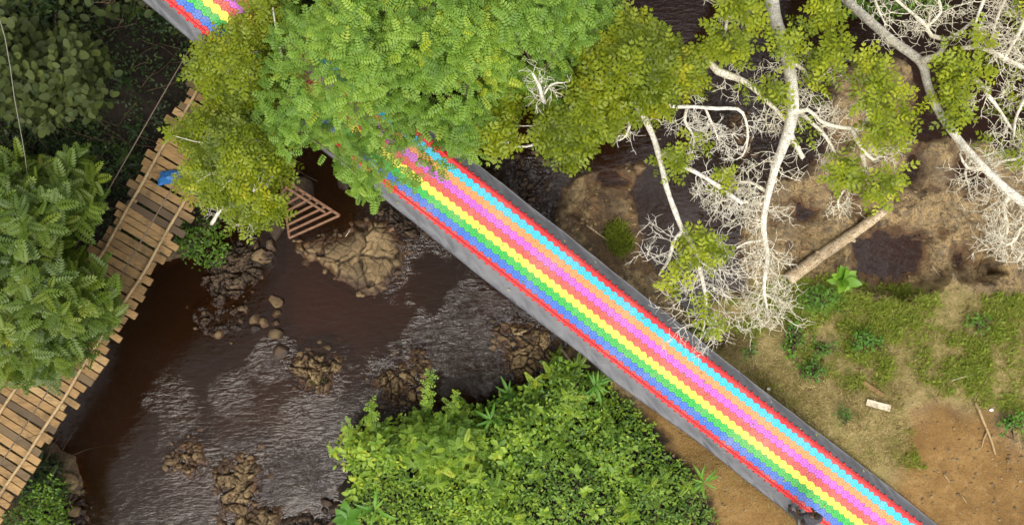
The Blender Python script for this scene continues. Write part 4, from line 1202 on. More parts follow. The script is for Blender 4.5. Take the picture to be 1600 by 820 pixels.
tufts(mb, [(1480, 98, 15), (1495, 108, 16), (1485, 128, 18), (1500, 140, 16), (1482, 160, 16), (1502, 172, 18), (1492, 185, 12), (1535, 100, 14), (1490, 66, 9), (1530, 60, 14), (1528, 128, 13), (1574, 108, 10), (1555, 172, 8), (1450, 160, 8),
           (1590, 232, 16), (1540, 215, 8), (1588, 25, 14), (1555, 240, 10), (1590, 70, 10), (1592, 150, 8), (1600, 200, 12)], 6.4, rg, n=10, size=.32)
mb.build('foliage', M['leaf_lichen'], t5)

# --- round-leaved tree, shade toned into its leaves, upper left
def simple_crown(tpl, poly, step, z0, z1, size, rg, seed, n=5, e=(-20, 60), jit=.08, edge=70, amp=.4, holes=-.5, tmid=.5, layers=(0., -.5, -1.0, -1.5), dens=(1, .8, .6, .4), freq=.025):
    C = crown_pts(poly, step, z0, z1, edge, amp, freq, holes, seed, layers, dens, rg)
    mb = MB()
    ct = np.clip(tmid + .3 * fbm(C[:, 0] * 50, C[:, 1] * 50, .022, 3, seed) + rg.normal(0, .13, len(C)), 0, 1)
    rosettes(mb, tpl, C, n, size, e[0], e[1], jit, rg=rg, ctint=ct)
    return mb, C
rg = np.random.default_rng(71)
t6 = thing('leafy_tree', 'dull green tree with large round leaves in the shaded upper left corner', 'tree', gp(40, 110))
T6 = [(-110, -10), (-40, -20), (0, 15), (35, 8), (70, 25), (72, 60), (100, 38), (130, 45), (152, 68), (176, 78), (164, 112), (170, 150), (145, 186), (112, 176), (84, 202), (42, 198), (30, 180), (-20, 175), (-110, 160)]
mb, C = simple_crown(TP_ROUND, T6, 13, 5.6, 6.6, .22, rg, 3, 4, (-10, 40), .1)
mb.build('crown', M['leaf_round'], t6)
mb = MB(); limbs(mb, gp(40, 110, -.2), P(45, 105, 5.0), C, 8, .11, rg); mb.build('trunk', M['bark_brown'], t6)
t6 = thing('leafy_tree', 'sparse dark round leaved sapling at the top edge left of the slide', 'tree', gp(190, -20))
T6b = [(75, -60), (80, 10), (72, 28), (130, 5), (140, 35), (165, 40), (190, 20), (215, 35), (240, 15), (252, -10), (240, -60)]
mb, C = simple_crown(TP_ROUND, T6b, 20, 4.6, 5.2, .24, rg, 5, 3, (-10, 40), .12, layers=(0, -.5), dens=(1, .5), tmid=.3)
mb.build('crown', M['leaf_round'], t6)
mb = MB(); limbs(mb, gp(190, -20, -.2), P(180, -10, 4.2), C, 8, .05, rg); mb.build('trunk', M['twig_brown'], t6)

# --- feather-leaved tree over the bridge, left
rg = np.random.default_rng(77)
t7 = thing('leafy_tree', 'mid green tree with big arching feather leaves overlapping the bridge on the left', 'tree', gp(45, 440))
T7 = [(-110, 240), (0, 250), (40, 246), (62, 258), (100, 256), (118, 240), (138, 246), (156, 268), (145, 300), (162, 338), (126, 346), (112, 380), (150, 418), (192, 452), (180, 500), (160, 525), (128, 545), (126, 580), (62, 604), (30, 590), (0, 596), (-110, 610)]
mb, C = simple_crown(TP_FEATHER, T7, 24, 4.9, 6.2, .43, rg, 2, 7, (-5, 35), .1, 80, .45, -.6, .45, layers=(0., -.5, -1.0), dens=(1., 1., .7))
mb.build('crown', M['leaf_feather'], t7)
mb = MB(); limbs(mb, gp(45, 440, -.2), P(50, 430, 4.4), C, 10, .12, rg); mb.build('trunk', M['bark_brown'], t7)

# --- shrubs
def shrub(label, poly, z, size=.14, tpl=TP_OV, mat='leaf_thicket', step=9, seed=0, n=6, tmid=.45, group=None, cat='shrub', dome=.7, edge=60, name='shrub', layers=(0., -.35, -.75), dens=(1., .7, .4), holes=-.55):
    rg = np.random.default_rng(seed)
    a = np.array(poly, float); c = a.mean(0)
    t = thing(name, label, cat, gp(*c), group)
    mb, C = simple_crown(tpl, poly, step, z, z + dome, size, rg, seed % 7, n, (-15, 55), .06, edge, .3, holes, tmid, layers, dens, .035)
    g = ground(C[:, 0], C[:, 1]); low = C[:, 2] < g + .05
    C[low, 2] = g[low] + .05
    mb.build('foliage', M[mat], t)
    mb = MB(); b = gp(*c, -.1)
    for e in C[rg.choice(len(C), min(26, len(C)), replace=False)]:
        m = (b + e) / 2 + np.array((rg.normal(0, .1), rg.normal(0, .1), .15))
        l = spline([b + rg.normal(0, .08, 3) * (1, 1, 0), m, e], .2)
        tube(mb, l, np.linspace(.025, .007, len(l)), 5)
    mb.build('stem', M['twig_brown'], t)
    return t
THK = [(510, 702), (528, 684), (560, 664), (582, 640), (620, 652), (655, 640), (690, 640), (720, 622), (760, 632), (800, 604), (848, 588), (868, 556), (890, 552), (915, 568), (945, 592), (980, 622), (1008, 650), (1030, 690), (1062, 712), (1100, 762),
       (1112, 820), (1120, 920), (545, 920), (548, 820), (532, 772), (545, 735)]
SEEDS = [(575, 700, 'lime green leafy shrub at the left tip of the bottom thicket', .6, .12, TP_OV, 9),
         (690, 690, 'fresh green shrub with tall shoots along the upper rim of the bottom thicket', .52, .13, TP_BRIGHT, 12),
         (800, 660, 'bushy shrub with long blade leaves beside the rapids in the bottom thicket', .45, .13, TP_OV, 9),
         (890, 610, 'green shrub at the upper point of the thicket closest to the slide', .45, .13, TP_KITE, 9),
         (960, 690, 'dense mid green shrub beside the lower edge of the tarpaulin', .36, .11, TP_OV, 9),
         (1050, 790, 'dark scrubby shrub at the lower right end of the thicket on bare soil', .3, .10, TP_OV, 9),
         (880, 770, 'broad shrub with olive leaves at the bottom edge between slide and river', .34, .11, TP_KITE, 9),
         (740, 790, 'bright green shrub in the middle of the bottom edge', .5, .12, TP_OV, 9),
         (620, 800, 'yellow tipped shrub at the bottom edge left of the thicket centre', .5, .12, TP_KITE, 9)]
sx, sy = np.array([s[0] for s in SEEDS]), np.array([s[1] for s in SEEDS])
for i, (cx, cy, lab, tm, size, tpl, step) in enumerate(SEEDS):
    rg = np.random.default_rng(90 + i)
    t = thing('shrub', lab, 'shrub', gp(cx, cy), 'shrubs of the riverside thicket')
    Cs = []
    for dz, de in ((0, 1.), (-.35, .7), (-.8, .45)):
        X, Y, d = poly_pts(THK, step / math.sqrt(de), rg)
        wob = 22 * fbm(X, Y, .02, 3, 2)
        own = np.argmin((X[:, None] + wob[:, None] - sx) ** 2 + (Y[:, None] + wob[:, None] - sy) ** 2, 1) == i
        k = own & (d > rg.uniform(-2, 14, len(d))) & (fbm(X, Y, .05, 3, 5) > -.55)
        X, Y, d = X[k], Y[k], d[k]
        r = np.hypot(X - cx, Y - cy)
        z = .75 + .9 * smooth(0, 70, d) + .55 * (1 - smooth(0, 110, r)) + .45 * fbm(X, Y, .028, 3, 4) + dz + rg.normal(0, .08, len(X))
        Cs.append(PP(X, Y, z))
    C = np.concatenate(Cs)
    g = ground(C[:, 0], C[:, 1]); C[:, 2] = np.maximum(C[:, 2], g + .06)
    mb = MB()
    ct = np.clip(tm + .28 * fbm(C[:, 0], C[:, 1], 1.4, 3, i) + rg.normal(0, .15, len(C)), 0, 1)
    rosettes(mb, tpl, C, 6 if tpl is not TP_BRIGHT else 5, size * (1.9 if tpl is TP_BRIGHT else 1.25), -20, 55, .06, rg=rg, ctint=ct)
    # a few stand-out sprays
    k = rg.choice(len(C), min(len(C), 22), replace=False)
    rosettes(mb, TP_FERN if i % 2 else TP_BROAD, C[k] + (0, 0, .12), 6, .34 if i % 2 else .24, 0, 45, .04, (.35, .8), rg)
    mb.build('foliage', M['leaf_thicket'], t)
    mb = MB(); b = gp(cx, cy, -.1)
    for e in C[rg.choice(len(C), 40, replace=False)]:
        l = spline([b + rg.normal(0, .1, 3) * (1, 1, 0), (b + e) / 2 + rg.normal(0, .12, 3), e], .25)
        tube(mb, l, np.linspace(.028, .007, len(l)), 5)
    mb.build('stem', M['twig_brown'], t)

GS = 'tall shoots along the thicket rim'
def shoot(label, px, py, qx, qy, seed, n=11, size=.2):
    rg = np.random.default_rng(seed)
    t = thing('leafy_shoot', label, 'plant', gp(qx, qy), GS)
    a, b = gp(qx, qy, -.05), P(px, py, 2.3)
    l = spline([a, a * .45 + b * .55 + np.array((0, 0, .35)), b], .08)
    mb = MB(); tube(mb, l, np.linspace(.02, .006, len(l)), 5); mb.build('stem', M['twig_brown'], t)
    mb = MB()
    k = l[int(len(l) * .35):][::2]
    rosettes(mb, TP_YELLOW, k, 5, size, 0, 50, .03, (.35, .7), rg)
    mb.build('foliage', M['leaf_thicket'], t)
shoot('tallest single shoot leaning out over the water from the thicket', 672, 582, 668, 660, 1)
shoot('green shoot rising over the rapids at the left of the thicket', 580, 625, 590, 690, 2)
shoot('short bent shoot at the upper left corner of the thicket', 542, 662, 560, 700, 3, size=.17)
shoot('slim shoot just right of the tallest one on the thicket rim', 712, 612, 712, 660, 4, size=.15)

def blade_plant(label, px, py, r, n, seed, cat='plant', tpl=TP_LANCE, mat='leaf_weed', name='blade_plant', dz=.9, e=(0, 40), tint=(.4, .8), group=None):
    rg = np.random.default_rng(seed)
    b = gp(px, py)
    t = thing(name, label, cat, b, group)
    mb = MB(); C = np.array([b + np.array((0, 0, dz))])
    rosettes(mb, tpl, C, n, r, e[0], e[1], .02, tint, rg); mb.build('leaves', M[mat], t)
    mb = MB(); tube(mb, [b - (0, 0, .1), b + np.array((.03, .02, dz * .5)), C[0]], [.03, .025, .015], 6); mb.build('stem', M['twig_brown'], t)
GBP = 'long bladed plants of the thicket'
blade_plant('pale long bladed plant at the top rim of the thicket by the rapids', 770, 640, .55, 9, 1, dz=1.5, group=GBP)
blade_plant('small fan leaved palm sprouting between thicket tip and tarpaulin', 925, 592, .55, 12, 2, dz=1.2, group=GBP)
blade_plant('blade leaved plant poking over the water left of the slide shelf', 795, 605, .5, 8, 3, dz=1.0, group=GBP)
blade_plant('pale bladed plant inside the left half of the thicket', 605, 762, .6, 8, 4, dz=2.0, group=GBP)
blade_plant('broad leaved plant at the lower left foot of the thicket', 556, 790, .55, 7, 5, tpl=TP_BROAD, dz=1.2, e=(0, 30), group=GBP)
blade_plant('green bladed plant at the right foot of the thicket near bare soil', 1092, 745, .5, 9, 6, dz=.5, group=GBP)
blade_plant('broad leaved young tree with bright leaves beside the end of the log', 1300, 435, .46, 16, 7, tpl=TP_BROAD, dz=.8, e=(-15, 65), tint=(.3, .9), name='broadleaf_plant')

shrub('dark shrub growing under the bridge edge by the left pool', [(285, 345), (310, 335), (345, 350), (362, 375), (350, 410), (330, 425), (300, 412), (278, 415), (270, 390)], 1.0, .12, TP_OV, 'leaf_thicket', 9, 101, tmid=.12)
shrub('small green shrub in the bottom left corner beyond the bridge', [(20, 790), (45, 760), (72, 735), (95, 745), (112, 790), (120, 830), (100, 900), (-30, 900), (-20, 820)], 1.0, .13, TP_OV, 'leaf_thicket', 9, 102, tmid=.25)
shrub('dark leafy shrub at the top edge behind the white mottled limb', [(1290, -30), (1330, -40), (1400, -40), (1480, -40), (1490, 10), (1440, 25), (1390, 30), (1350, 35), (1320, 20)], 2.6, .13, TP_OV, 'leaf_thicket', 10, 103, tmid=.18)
shrub('low bright weeds at the right bank corner beneath the bare twigs', [(1080, 505), (1100, 490), (1125, 500), (1128, 535), (1105, 545), (1085, 530)], .7, .12, TP_OV, 'leaf_weed', 9, 104, tmid=.35, dome=.3)
GW = 'weed clumps on the grassy bank'
for i, (lab, cx, cy, rx, ry, tm) in enumerate((
    ('large bright weed clump around the foot of the broad leaved plant', 1285, 470, 42, 32, .5),
    ('green weed clump between the white twigs and the grassy slope', 1238, 532, 20, 34, .45),
    ('round weed clump on the grassy slope below the broad leaved plant', 1286, 545, 24, 16, .5),
    ('dark green weed clump lowest on the dry grass near the slide', 1266, 580, 26, 16, .25),
    ('isolated green weed clump high on the far right of the grass', 1528, 505, 20, 18, .5),
    ('wide weed clump in the middle of the grassy slope', 1355, 535, 32, 22, .35),
    ('small weed clump beside the tarpaulin under the dry grass', 1172, 545, 12, 22, .3),
    ('weed clump at the right edge beside the bare soil', 1580, 660, 26, 22, .4),
    ('tiny weed clump left of the sawn planks', 1320, 650, 16, 14, .3))):
    a = np.linspace(0, 2 * np.pi, 14, endpoint=False)
    pl = [(cx + rx * math.cos(q) * (1 + .2 * math.sin(3 * q + i)), cy + ry * math.sin(q) * (1 + .2 * math.cos(2 * q + i))) for q in a]
    gz = gp(cx, cy)[2]
    shrub(lab, pl, gz + .10, .11, TP_OV if i % 2 else TP_YELLOW, 'leaf_weed', 7, 120 + i, tmid=tm, group=GW, cat='weed', dome=.2, edge=20, name='weed_clump', layers=(0., -.12), dens=(1., .5), holes=-.35)

# grass tufts standing alone
def tuft(label, cx, cy, rx, ry, ang, n, L, seed, mat='grass', tint=(.1, .4), group='grass tufts on rocks'):
    up0 = .0
    rg = np.random.default_rng(seed)
    a, q = rg.uniform(0, 6.28, n), np.sqrt(rg.random(n))
    u, v = rx * q * np.cos(a), ry * q * np.sin(a)
    c, s = math.cos(R(ang)), math.sin(R(ang))
    X, Y = cx + u * c - v * s, cy + u * s + v * c
    B = np.array([gp(x, y) for x, y in zip(X, Y)]); 
    for_top = np.zeros(n)
    mb = MB()
    az = rg.uniform(0, 6.28, n); el = np.radians(rg.uniform(35, 85, n))
    d = np.stack((np.cos(az) * np.cos(el), np.sin(az) * np.cos(el), np.sin(el)), -1)
    up = rg.normal(0, 1, (n, 3))
    scatter(mb, TP_BLADE, B, d, up, L * rg.uniform(.6, 1.2, n), rg.uniform(*tint, n))
    o = mb.build('grass_tuft', M[mat]); return tag(o, label, 'grass', group)
tuft('thick oval tuft of green grass on the tan rock shelf right of the slide', 966, 372, 20, 28, -25, 900, .34, 1)

tuft('small bright green tuft growing on the midstream rubble islet', 496, 590, 11, 9, 0, 220, .2, 2)

# ------------------------------------------------------------------ ground cover as stuff
rg = np.random.default_rng(200)
X, Y = rg.uniform(1080, 1660, 85000), rg.uniform(430, 720, 85000)
W = PP(X, Y, .9)[:, :2]
d = sdf(GRASS_POLY, W[:, 0], W[:, 1])
den = .6 * fbm(W[:, 0], W[:, 1], .75, 4, 3) + .5 * fbm(W[:, 0], W[:, 1], 1.9, 4, 6)
k = (d + .5 * fbm(W[:, 0], W[:, 1], 1.2, 3, 1) > -.1) & (rg.random(len(d)) < np.clip(.55 + 1.4 * den, .15, 1))
W, den = W[k], den[k]
n = len(W)
B = np.column_stack((W, ground(W[:, 0], W[:, 1])))
az = rg.uniform(0, 6.28, n); el = np.radians(rg.uniform(15, 75, n))
dd = np.stack((np.cos(az) * np.cos(el), np.sin(az) * np.cos(el), np.sin(el)), -1)
green = np.clip(.50 - 1.5 * (den + .02) + rg.normal(0, .2, n), 0, 1)
gxp, gyp = 800 + W[:, 0] * 50 / .96, 410 - W[:, 1] * 50 / .96
green = np.clip(green + .7 * np.maximum(smooth(575, 620, gyp) * smooth(1430, 1385, gxp), smooth(500, 560, gyp - .55 * (gxp - 1180))* smooth(1430, 1385, gxp)), 0, 1)
mb = MB(); scatter(mb, TP_BLADE, B, dd, rg.normal(0, 1, (n, 3)), rg.uniform(.1, .22, n), green)
pw_ = np.clip(.8 - green, .01, 1) ** 1.6
kk = rg.choice(n, 3000, p=pw_ / pw_.sum())
rosettes(mb, TP_BLADE, B[kk], 7, .22, 10, 60, .03, (.1, .6), rg)
rosettes(mb, TP_KITE, B[kk[:1500]], 5, .15, 0, 50, .04, (.0, .3), rg)
# dry straw lying on the soil
X, Y = rg.uniform(1060, 1660, 30000), rg.uniform(430, 860, 30000)
W = PP(X, Y, 1.0)[:, :2]
den = fbm(W[:, 0], W[:, 1], .8, 3, 6)
k = (sdf(SOIL_POLY, W[:, 0], W[:, 1]) > -1.5) & (rg.random(len(W)) < np.clip(.55 + 1.2 * den - .008 * np.maximum(X - 1270, 0), 0.004, 1))
W = W[k]; n = len(W)
B = np.column_stack((W, ground(W[:, 0], W[:, 1]) + .012))
az = rg.uniform(0, 6.28, n); el = np.radians(rg.uniform(0, 14, n))
dd = np.stack((np.cos(az) * np.cos(el), np.sin(az) * np.cos(el), np.sin(el)), -1)
scatter(mb, TP_BLADE, B, dd, np.array((0, 0, 1.)) + rg.normal(0, .4, (n, 3)), rg.uniform(.05, .14, n), rg.uniform(.5, .85, n))
o = mb.build('grass', M['grass']); tag(o, 'short green and straw coloured grass covering the right bank', 'grass', kind='stuff')

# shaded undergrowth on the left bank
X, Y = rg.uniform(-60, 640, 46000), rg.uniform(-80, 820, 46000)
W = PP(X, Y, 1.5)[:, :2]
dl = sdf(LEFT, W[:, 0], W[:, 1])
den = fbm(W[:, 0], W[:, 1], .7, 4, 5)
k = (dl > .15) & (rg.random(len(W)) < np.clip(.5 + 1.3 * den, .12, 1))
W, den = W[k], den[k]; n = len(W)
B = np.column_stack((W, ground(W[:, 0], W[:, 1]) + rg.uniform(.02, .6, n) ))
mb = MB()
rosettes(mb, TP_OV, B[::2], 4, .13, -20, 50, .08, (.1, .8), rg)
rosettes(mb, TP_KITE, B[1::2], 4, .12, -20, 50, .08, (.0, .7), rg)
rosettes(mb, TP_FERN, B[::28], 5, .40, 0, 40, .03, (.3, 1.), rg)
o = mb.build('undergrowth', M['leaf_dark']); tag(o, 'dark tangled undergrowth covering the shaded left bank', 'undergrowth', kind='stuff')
mb = MB()
for i in rg.choice(n, 900):
    p = B[i] + (0, 0, .15); a = rg.uniform(0, 6.28)
    pts, _ = walk(p, np.array((math.cos(a), math.sin(a), rg.normal(0, .25))), rg.uniform(.5, 1.8), 7, rg, .2)
    tube(mb, pts, np.linspace(.012, .005, len(pts)), 4, rg.random(), False)
o = mb.build('brushwood', M['twig_brown']); tag(o, 'thin brown dry stems tangled through the shaded left undergrowth', 'brushwood', kind='stuff')

# pebbles and debris along the margins
mb = MB()
ico = bmesh.new(); bmesh.ops.create_icosphere(ico, subdivisions=1, radius=1)
iv = np.array([v.co[:] for v in ico.verts]); itri = np.array([[v.index for v in f.verts] for f in ico.faces]); ico.free()
X, Y = rg.uniform(240, 1600, 9000), rg.uniform(60, 820, 9000)
W = PP(X, Y, .05)[:, :2]; g = ground(W[:, 0], W[:, 1])
k = (g > -.16) & (g < .55) & (rg.random(len(g)) < np.where(g < .12, .2, .06)) & (sdf(THICK, W[:, 0], W[:, 1]) < 0)
W, g = W[k], g[k]; n = len(W)
s = rg.uniform(.012, .05, n) * rg.uniform(.6, 1.6, n)
sc = s[:, None] * np.stack((rg.uniform(.8, 1.4, n), rg.uniform(.7, 1.1, n), rg.uniform(.45, .8, n)), -1)
V = np.column_stack((W, g + s * .2))[:, None] + iv[None] * sc[:, None] * (1 + .18 * rg.normal(size=(n, len(iv), 1)))
mb.add(V.reshape(-1, 3), [(itri[None] + (np.arange(n) * len(iv))[:, None, None]).reshape(-1, 3)], np.repeat(.6 * rg.random(n), len(itri)))
for o_ in [q for q in bpy.data.objects if q.name.startswith('rock_outcrop')]:
    co = np.empty(len(o_.data.vertices) * 3, np.float32); o_.data.vertices.foreach_get('co', co); co = co.reshape(-1, 3)
    rimv = co[(co[:, 2] < .03) & (co[:, 2] > -.16)]
    m = min(len(rimv), int(len(rimv) * (.012 if 'dark' in o_.data.materials[0].name else .03)) + 10)
    c = rimv[rg.choice(len(rimv), m)] + np.column_stack((rg.normal(0, .14, (m, 2)), rg.uniform(-.01, .03, m)))
    c[:, 2] = np.maximum(c[:, 2], -.05)
    s = .018 + .11 * rg.random(m) ** 2.4
    sc = s[:, None] * np.stack((rg.uniform(.8, 1.4, m), rg.uniform(.7, 1.1, m), rg.uniform(.5, .9, m)), -1)
    V = c[:, None] + iv[None] * sc[:, None] * (1 + .15 * rg.normal(size=(m, len(iv), 1)))
    mb.add(V.reshape(-1, 3), [(itri[None] + (np.arange(m) * len(iv))[:, None, None]).reshape(-1, 3)], np.repeat(.6 * rg.random(m), len(itri)))
X, Y = rg.uniform(870, 1640, 9000), rg.uniform(60, 830, 9000)
W = PP(X, Y, .3)[:, :2]; g = ground(W[:, 0], W[:, 1]); k = (g > .1) & (fbm(W[:, 0], W[:, 1], .9, 3, 2) + .5 * rg.random(len(g)) > .25); W, g = W[k], g[k]; m = len(W)
s = .010 + .05 * rg.random(m) ** 3
sc = s[:, None] * np.stack((rg.uniform(.8, 1.5, m), rg.uniform(.7, 1.1, m), rg.uniform(.4, .8, m)), -1)
V = np.column_stack((W, g + s * .2))[:, None] + iv[None] * sc[:, None] * (1 + .18 * rg.normal(size=(m, len(iv), 1)))
mb.add(V.reshape(-1, 3), [(itri[None] + (np.arange(m) * len(iv))[:, None, None]).reshape(-1, 3)], np.repeat(rg.random(m), len(itri)))
o = mb.build('pebbles', M['rock'], None, False); set_wet(o, 1., .0, .12); tag(o, 'small brown pebbles strewn along the river margins', 'pebbles', kind='stuff')

# ------------------------------------------------------------------ small things
# fallen log
lg = thing('fallen_log', 'pale weathered fallen log lying on the tan rock below the white twigs', 'log', gp(1303, 381))
a, b = gp(1228, 436, .2), gp(1376, 331, .16)
ax = spline([a, a * .66 + b * .34 + np.array((.02, .03, .02)), a * .3 + b * .7 + np.array((-.02, -.03, 0)), b], .12)
mb = MB(); n = len(ax); tube(mb, ax, np.linspace(.20, .145, n) * (1 + .05 * np.sin(np.arange(n) * 1.1) + .03 * np.sin(np.arange(n) * 2.9)), 14)
mb.build('trunk', M['log'], lg)
for q, an in ((.3, 1.1), (.62, -1.2)):
    mb = MB()
    p = a * (1 - q) + b * q; t = (b - a) / np.linalg.norm(b - a)
    d = np.array((t[0] * math.cos(an) - t[1] * math.sin(an), t[0] * math.sin(an) + t[1] * math.cos(an), .5))
    tube(mb, [p + d * .10, p + d * .24], [.06, .045], 8)
    mb.build('branch_stub', M['log'], lg)

# wooden lattice frame lying among the rocks
fr = thing('lattice_frame', 'broken red brown wooden lattice frame lying on dark boulders by the pool', 'wooden frame', P(480, 330, .5))
def bar(p, q, w=.05, h=.03, name='slat', tint=.5, mat='red_wood', parent=fr):
    p, q = np.asarray(p), np.asarray(q)
    t = q - p; L = np.linalg.norm(t); t = t / L
    sd = np.cross(t, (0, 0, 1.)); sd /= np.linalg.norm(sd)
    mb = MB(); box(mb, (p + q) / 2, t * L / 2, sd * w / 2, np.cross(sd, t) * h / 2, tint, .006)
    return mb.build(name, M[mat], parent, False)
tl, br_ = P(441, 279, 1.15), P(531, 337, .75)
bl = P(455, 372, .55)
bar(tl, br_, .08, .06, 'rail', .6)
bar(P(446, 292, 1.16), P(508, 332, .88), .07, .05, 'rail', .7)
bar(P(440, 286, 1.0), bl + np.array((-.05, 0, 0)), .07, .05, 'rail', .3)
for i in range(8):
    t = .16 + i * .12
    p = tl * (1 - t) + br_ * t + np.array((0, 0, .05)); q = P(440, 288, 1.02) * (1 - t) + bl * t + np.array((-.04, 0, .05))
    bar(p, q, .065, .03, 'slat', .3 + .08 * i)

# blue sheet on the bridge
mb = MB()
c0, t0, n0 = bridge_pt(np.interp(278, [85, 169, 310], [bs[-1], bs[-1] - 1.8, bs[-1] - 4.8]), 0)
c0 = P(266, 278, 3.06)
u = np.linspace(-1, 1, 22); U_, V_ = np.meshgrid(u, u)
rr = 1 + .25 * fbm(np.arctan2(V_, U_) * 1.2, U_ * 0, 1, 3, 2)
Xs, Ys = U_ * .30 * rr, V_ * .19 * rr
Zs = .05 + .14 * (1 - np.clip(np.hypot(U_, V_), 0, 1)) + .07 * (1 - np.abs(fbm(U_, V_, 2.2, 3, 3))) * (1 - np.maximum(abs(U_), abs(V_)) ** 4)
I = np.arange(22 * 22).reshape(22, 22)
q = np.stack((I[:-1, :-1], I[:-1, 1:], I[1:, 1:], I[1:, :-1]), -1).reshape(-1, 4)
top = np.stack((c0[0] + Xs, c0[1] + Ys, c0[2] + Zs - .03), -1).reshape(-1, 3); bot = top.copy(); bot[:, 2] = c0[2] - .03
rim = np.concatenate((I[0, :], I[1:, -1], I[-1, ::-1][1:], I[::-1, 0][1:-1])); r2 = np.roll(rim, -1)
mb.add(np.vstack((top, bot)), [q, q[:, ::-1] + 484, np.stack((rim, rim + 484, r2 + 484, r2), -1)])
tag(mb.build('plastic_bundle', M['blue_sheet']), 'crumpled blue plastic bundle on the bridge planks under the leaves', 'bundle')

mb = MB()
q = np.array(LEAFBITS); n = len(q)
pos = slide_pt(q[:, 0], q[:, 1], np.full(n, .065) - .05 * (np.abs(q[:, 1]) > .9))
rg = np.random.default_rng(8); az = rg.uniform(0, 6.28, n)
scatter(mb, TP_OV, pos, np.stack((np.cos(az), np.sin(az), rg.normal(0, .12, n)), -1), np.array((0, 0, 1.)) + rg.normal(0, .2, (n, 3)), rg.uniform(.04, .10, n), rg.uniform(.3, 1, n))
tag(mb.build('fallen_leaves', M['grass']), 'small fallen leaves and bits scattered over the rainbow slide', 'leaves', kind='stuff')
# overhead wires
mb = MB(); l = spline([P(-30, -60, 8.2), P(8, 60, 7.6), P(22, 150, 7.0), P(40, 250, 5.6), P(46, 320, 4.6), P(48, 400, 3.6)], .5); tube(mb, l, .010, 5)
tag(mb.build('overhead_wire', M['wire']), 'thin pale wire strung above the trees along the left edge', 'wire')

# boards and sticks on the right bank
def board(label, p, q, w, h, tint, mat, group='sawn boards on the bank'):
    a, b = gp(*p, .08), gp(*q, .08)
    t = b - a; L = np.linalg.norm(t); t /= L
    sd = np.cross(t, (0, 0, 1.)); sd /= np.linalg.norm(sd)
    mb = MB(); box(mb, (a + b) / 2, t * L / 2, sd * w / 2, np.cross(sd, t) * h / 2, tint, .008)
    return tag(mb.build('board', M[mat], None, False), label, 'board', group)
board('short pale whitish board lying where the grass meets bare soil', (1352, 627), (1389, 637), .19, .04, .9, 'pale_wood')
board('brown board half hidden in dry grass above the whitish board', (1346, 596), (1378, 617), .12, .03, .5, 'plank')
board('brown split board lying on the flat rock islet', (593, 371), (616, 357), .09, .03, .5, 'red_wood')
def stick(label, pts, r, mat='pole', group='dry sticks on the ground', forks=()):
    w = [gp(a, b, .03 + r) for a, b in pts]
    l = spline(w, .1); mb = MB()
    n = len(l); l[:, :2] += .015 * np.stack((fbm(np.arange(n) * .3, np.zeros(n), 1, 2, 1), fbm(np.arange(n) * .3, np.ones(n), 1, 2, 2)), -1)
    tube(mb, l, np.linspace(r, r * .55, n), 7, .6)
    for f in forks:
        l = spline([gp(a, b, .03 + r * .7) for a, b in f], .1); tube(mb, l, np.linspace(r * .6, r * .35, len(l)), 6, .5)
    return tag(mb.build('stick', M[mat]), label, 'stick', group)
stick('long forked pale stick on the bare soil at far right', [(1522, 628), (1535, 660), (1545, 685), (1553, 709)], .045, 'pole', forks=([(1541, 672), (1535, 685), (1532, 698)],))
stick('straight thin stick slanting from the grass down to the forked stick', [(1546, 584), (1532, 606), (1520, 625)], .02)
stick('pale straight stick lying in green grass', [(1486, 594), (1506, 588), (1526, 583)], .022, 'pale_wood')
stick('short brown stick on bare soil left of the forked stick', [(1474, 740), (1482, 752)], .025)
stick('short stick near the lower edge of the bare soil', [(1502, 774), (1509, 785)], .02)
stick('thin grey stick on the tan shelf left of the grass tuft', [(916, 352), (935, 366), (955, 380)], .03, 'log')
stick('pale reed stalk lying on the flat rock islet', [(512, 398), (530, 384), (548, 358)], .018, 'pale_wood')
stick('yellow reed stalk lying across the middle of the flat rock islet', [(569, 369), (580, 385), (594, 402)], .018, 'pole')
stick('bent yellow reed lying at the foot of the pale reed stalk', [(533, 407), (545, 398), (556, 393)], .015, 'pole')
stick('slanting grey stake leaning out of the thicket beside the rock shelf', [(876, 545), (895, 570), (908, 592)], .06, 'log')
stick('curved bleached vine on rock below the brown pool', [(1455, 415), (1466, 430), (1480, 445), (1496, 455)], .014, 'log')
def litter(label, px, py, s, seed, mat='pale_wood'):
    rg = np.random.default_rng(seed); p = gp(px, py, .02)
    n = 9; a = np.arange(n) / n * 6.283; r = s * rg.uniform(.7, 1.2, n)
    top = np.stack((p[0] + r * np.cos(a), p[1] + r * np.sin(a) * .7, p[2] + s * (.25 + .2 * rg.random(n))), -1)
    bot = np.stack((p[0] + r * .8 * np.cos(a), p[1] + r * .6 * np.sin(a), np.full(n, p[2])), -1)
    c = np.array([[p[0], p[1], p[2] + s * .45]])
    i = np.arange(n); j = (i + 1) % n
    mb = MB(); mb.add(np.vstack((top, bot, c)), [np.stack((i, j, 0 * i + 2 * n), -1), np.stack((n + i, n + j, j, i), -1), np.arange(n)[::-1] + n], .9)
    return tag(mb.build('litter_scrap', M[mat], None, False), label, 'litter', 'scraps of litter')
M['white'] = m_plain('white_plastic', (.75, .74, .72), .5, .4)
litter('white scrap of litter on soil beside the upper tarpaulin edge', 1201, 607, .07, 1, 'white')
litter('white scrap of litter in the grass near the forked stick', 1548, 640, .07, 2, 'white')
litter('pale curled dead leaf on the rock shelf beside the slide', 816, 548, .14, 3)

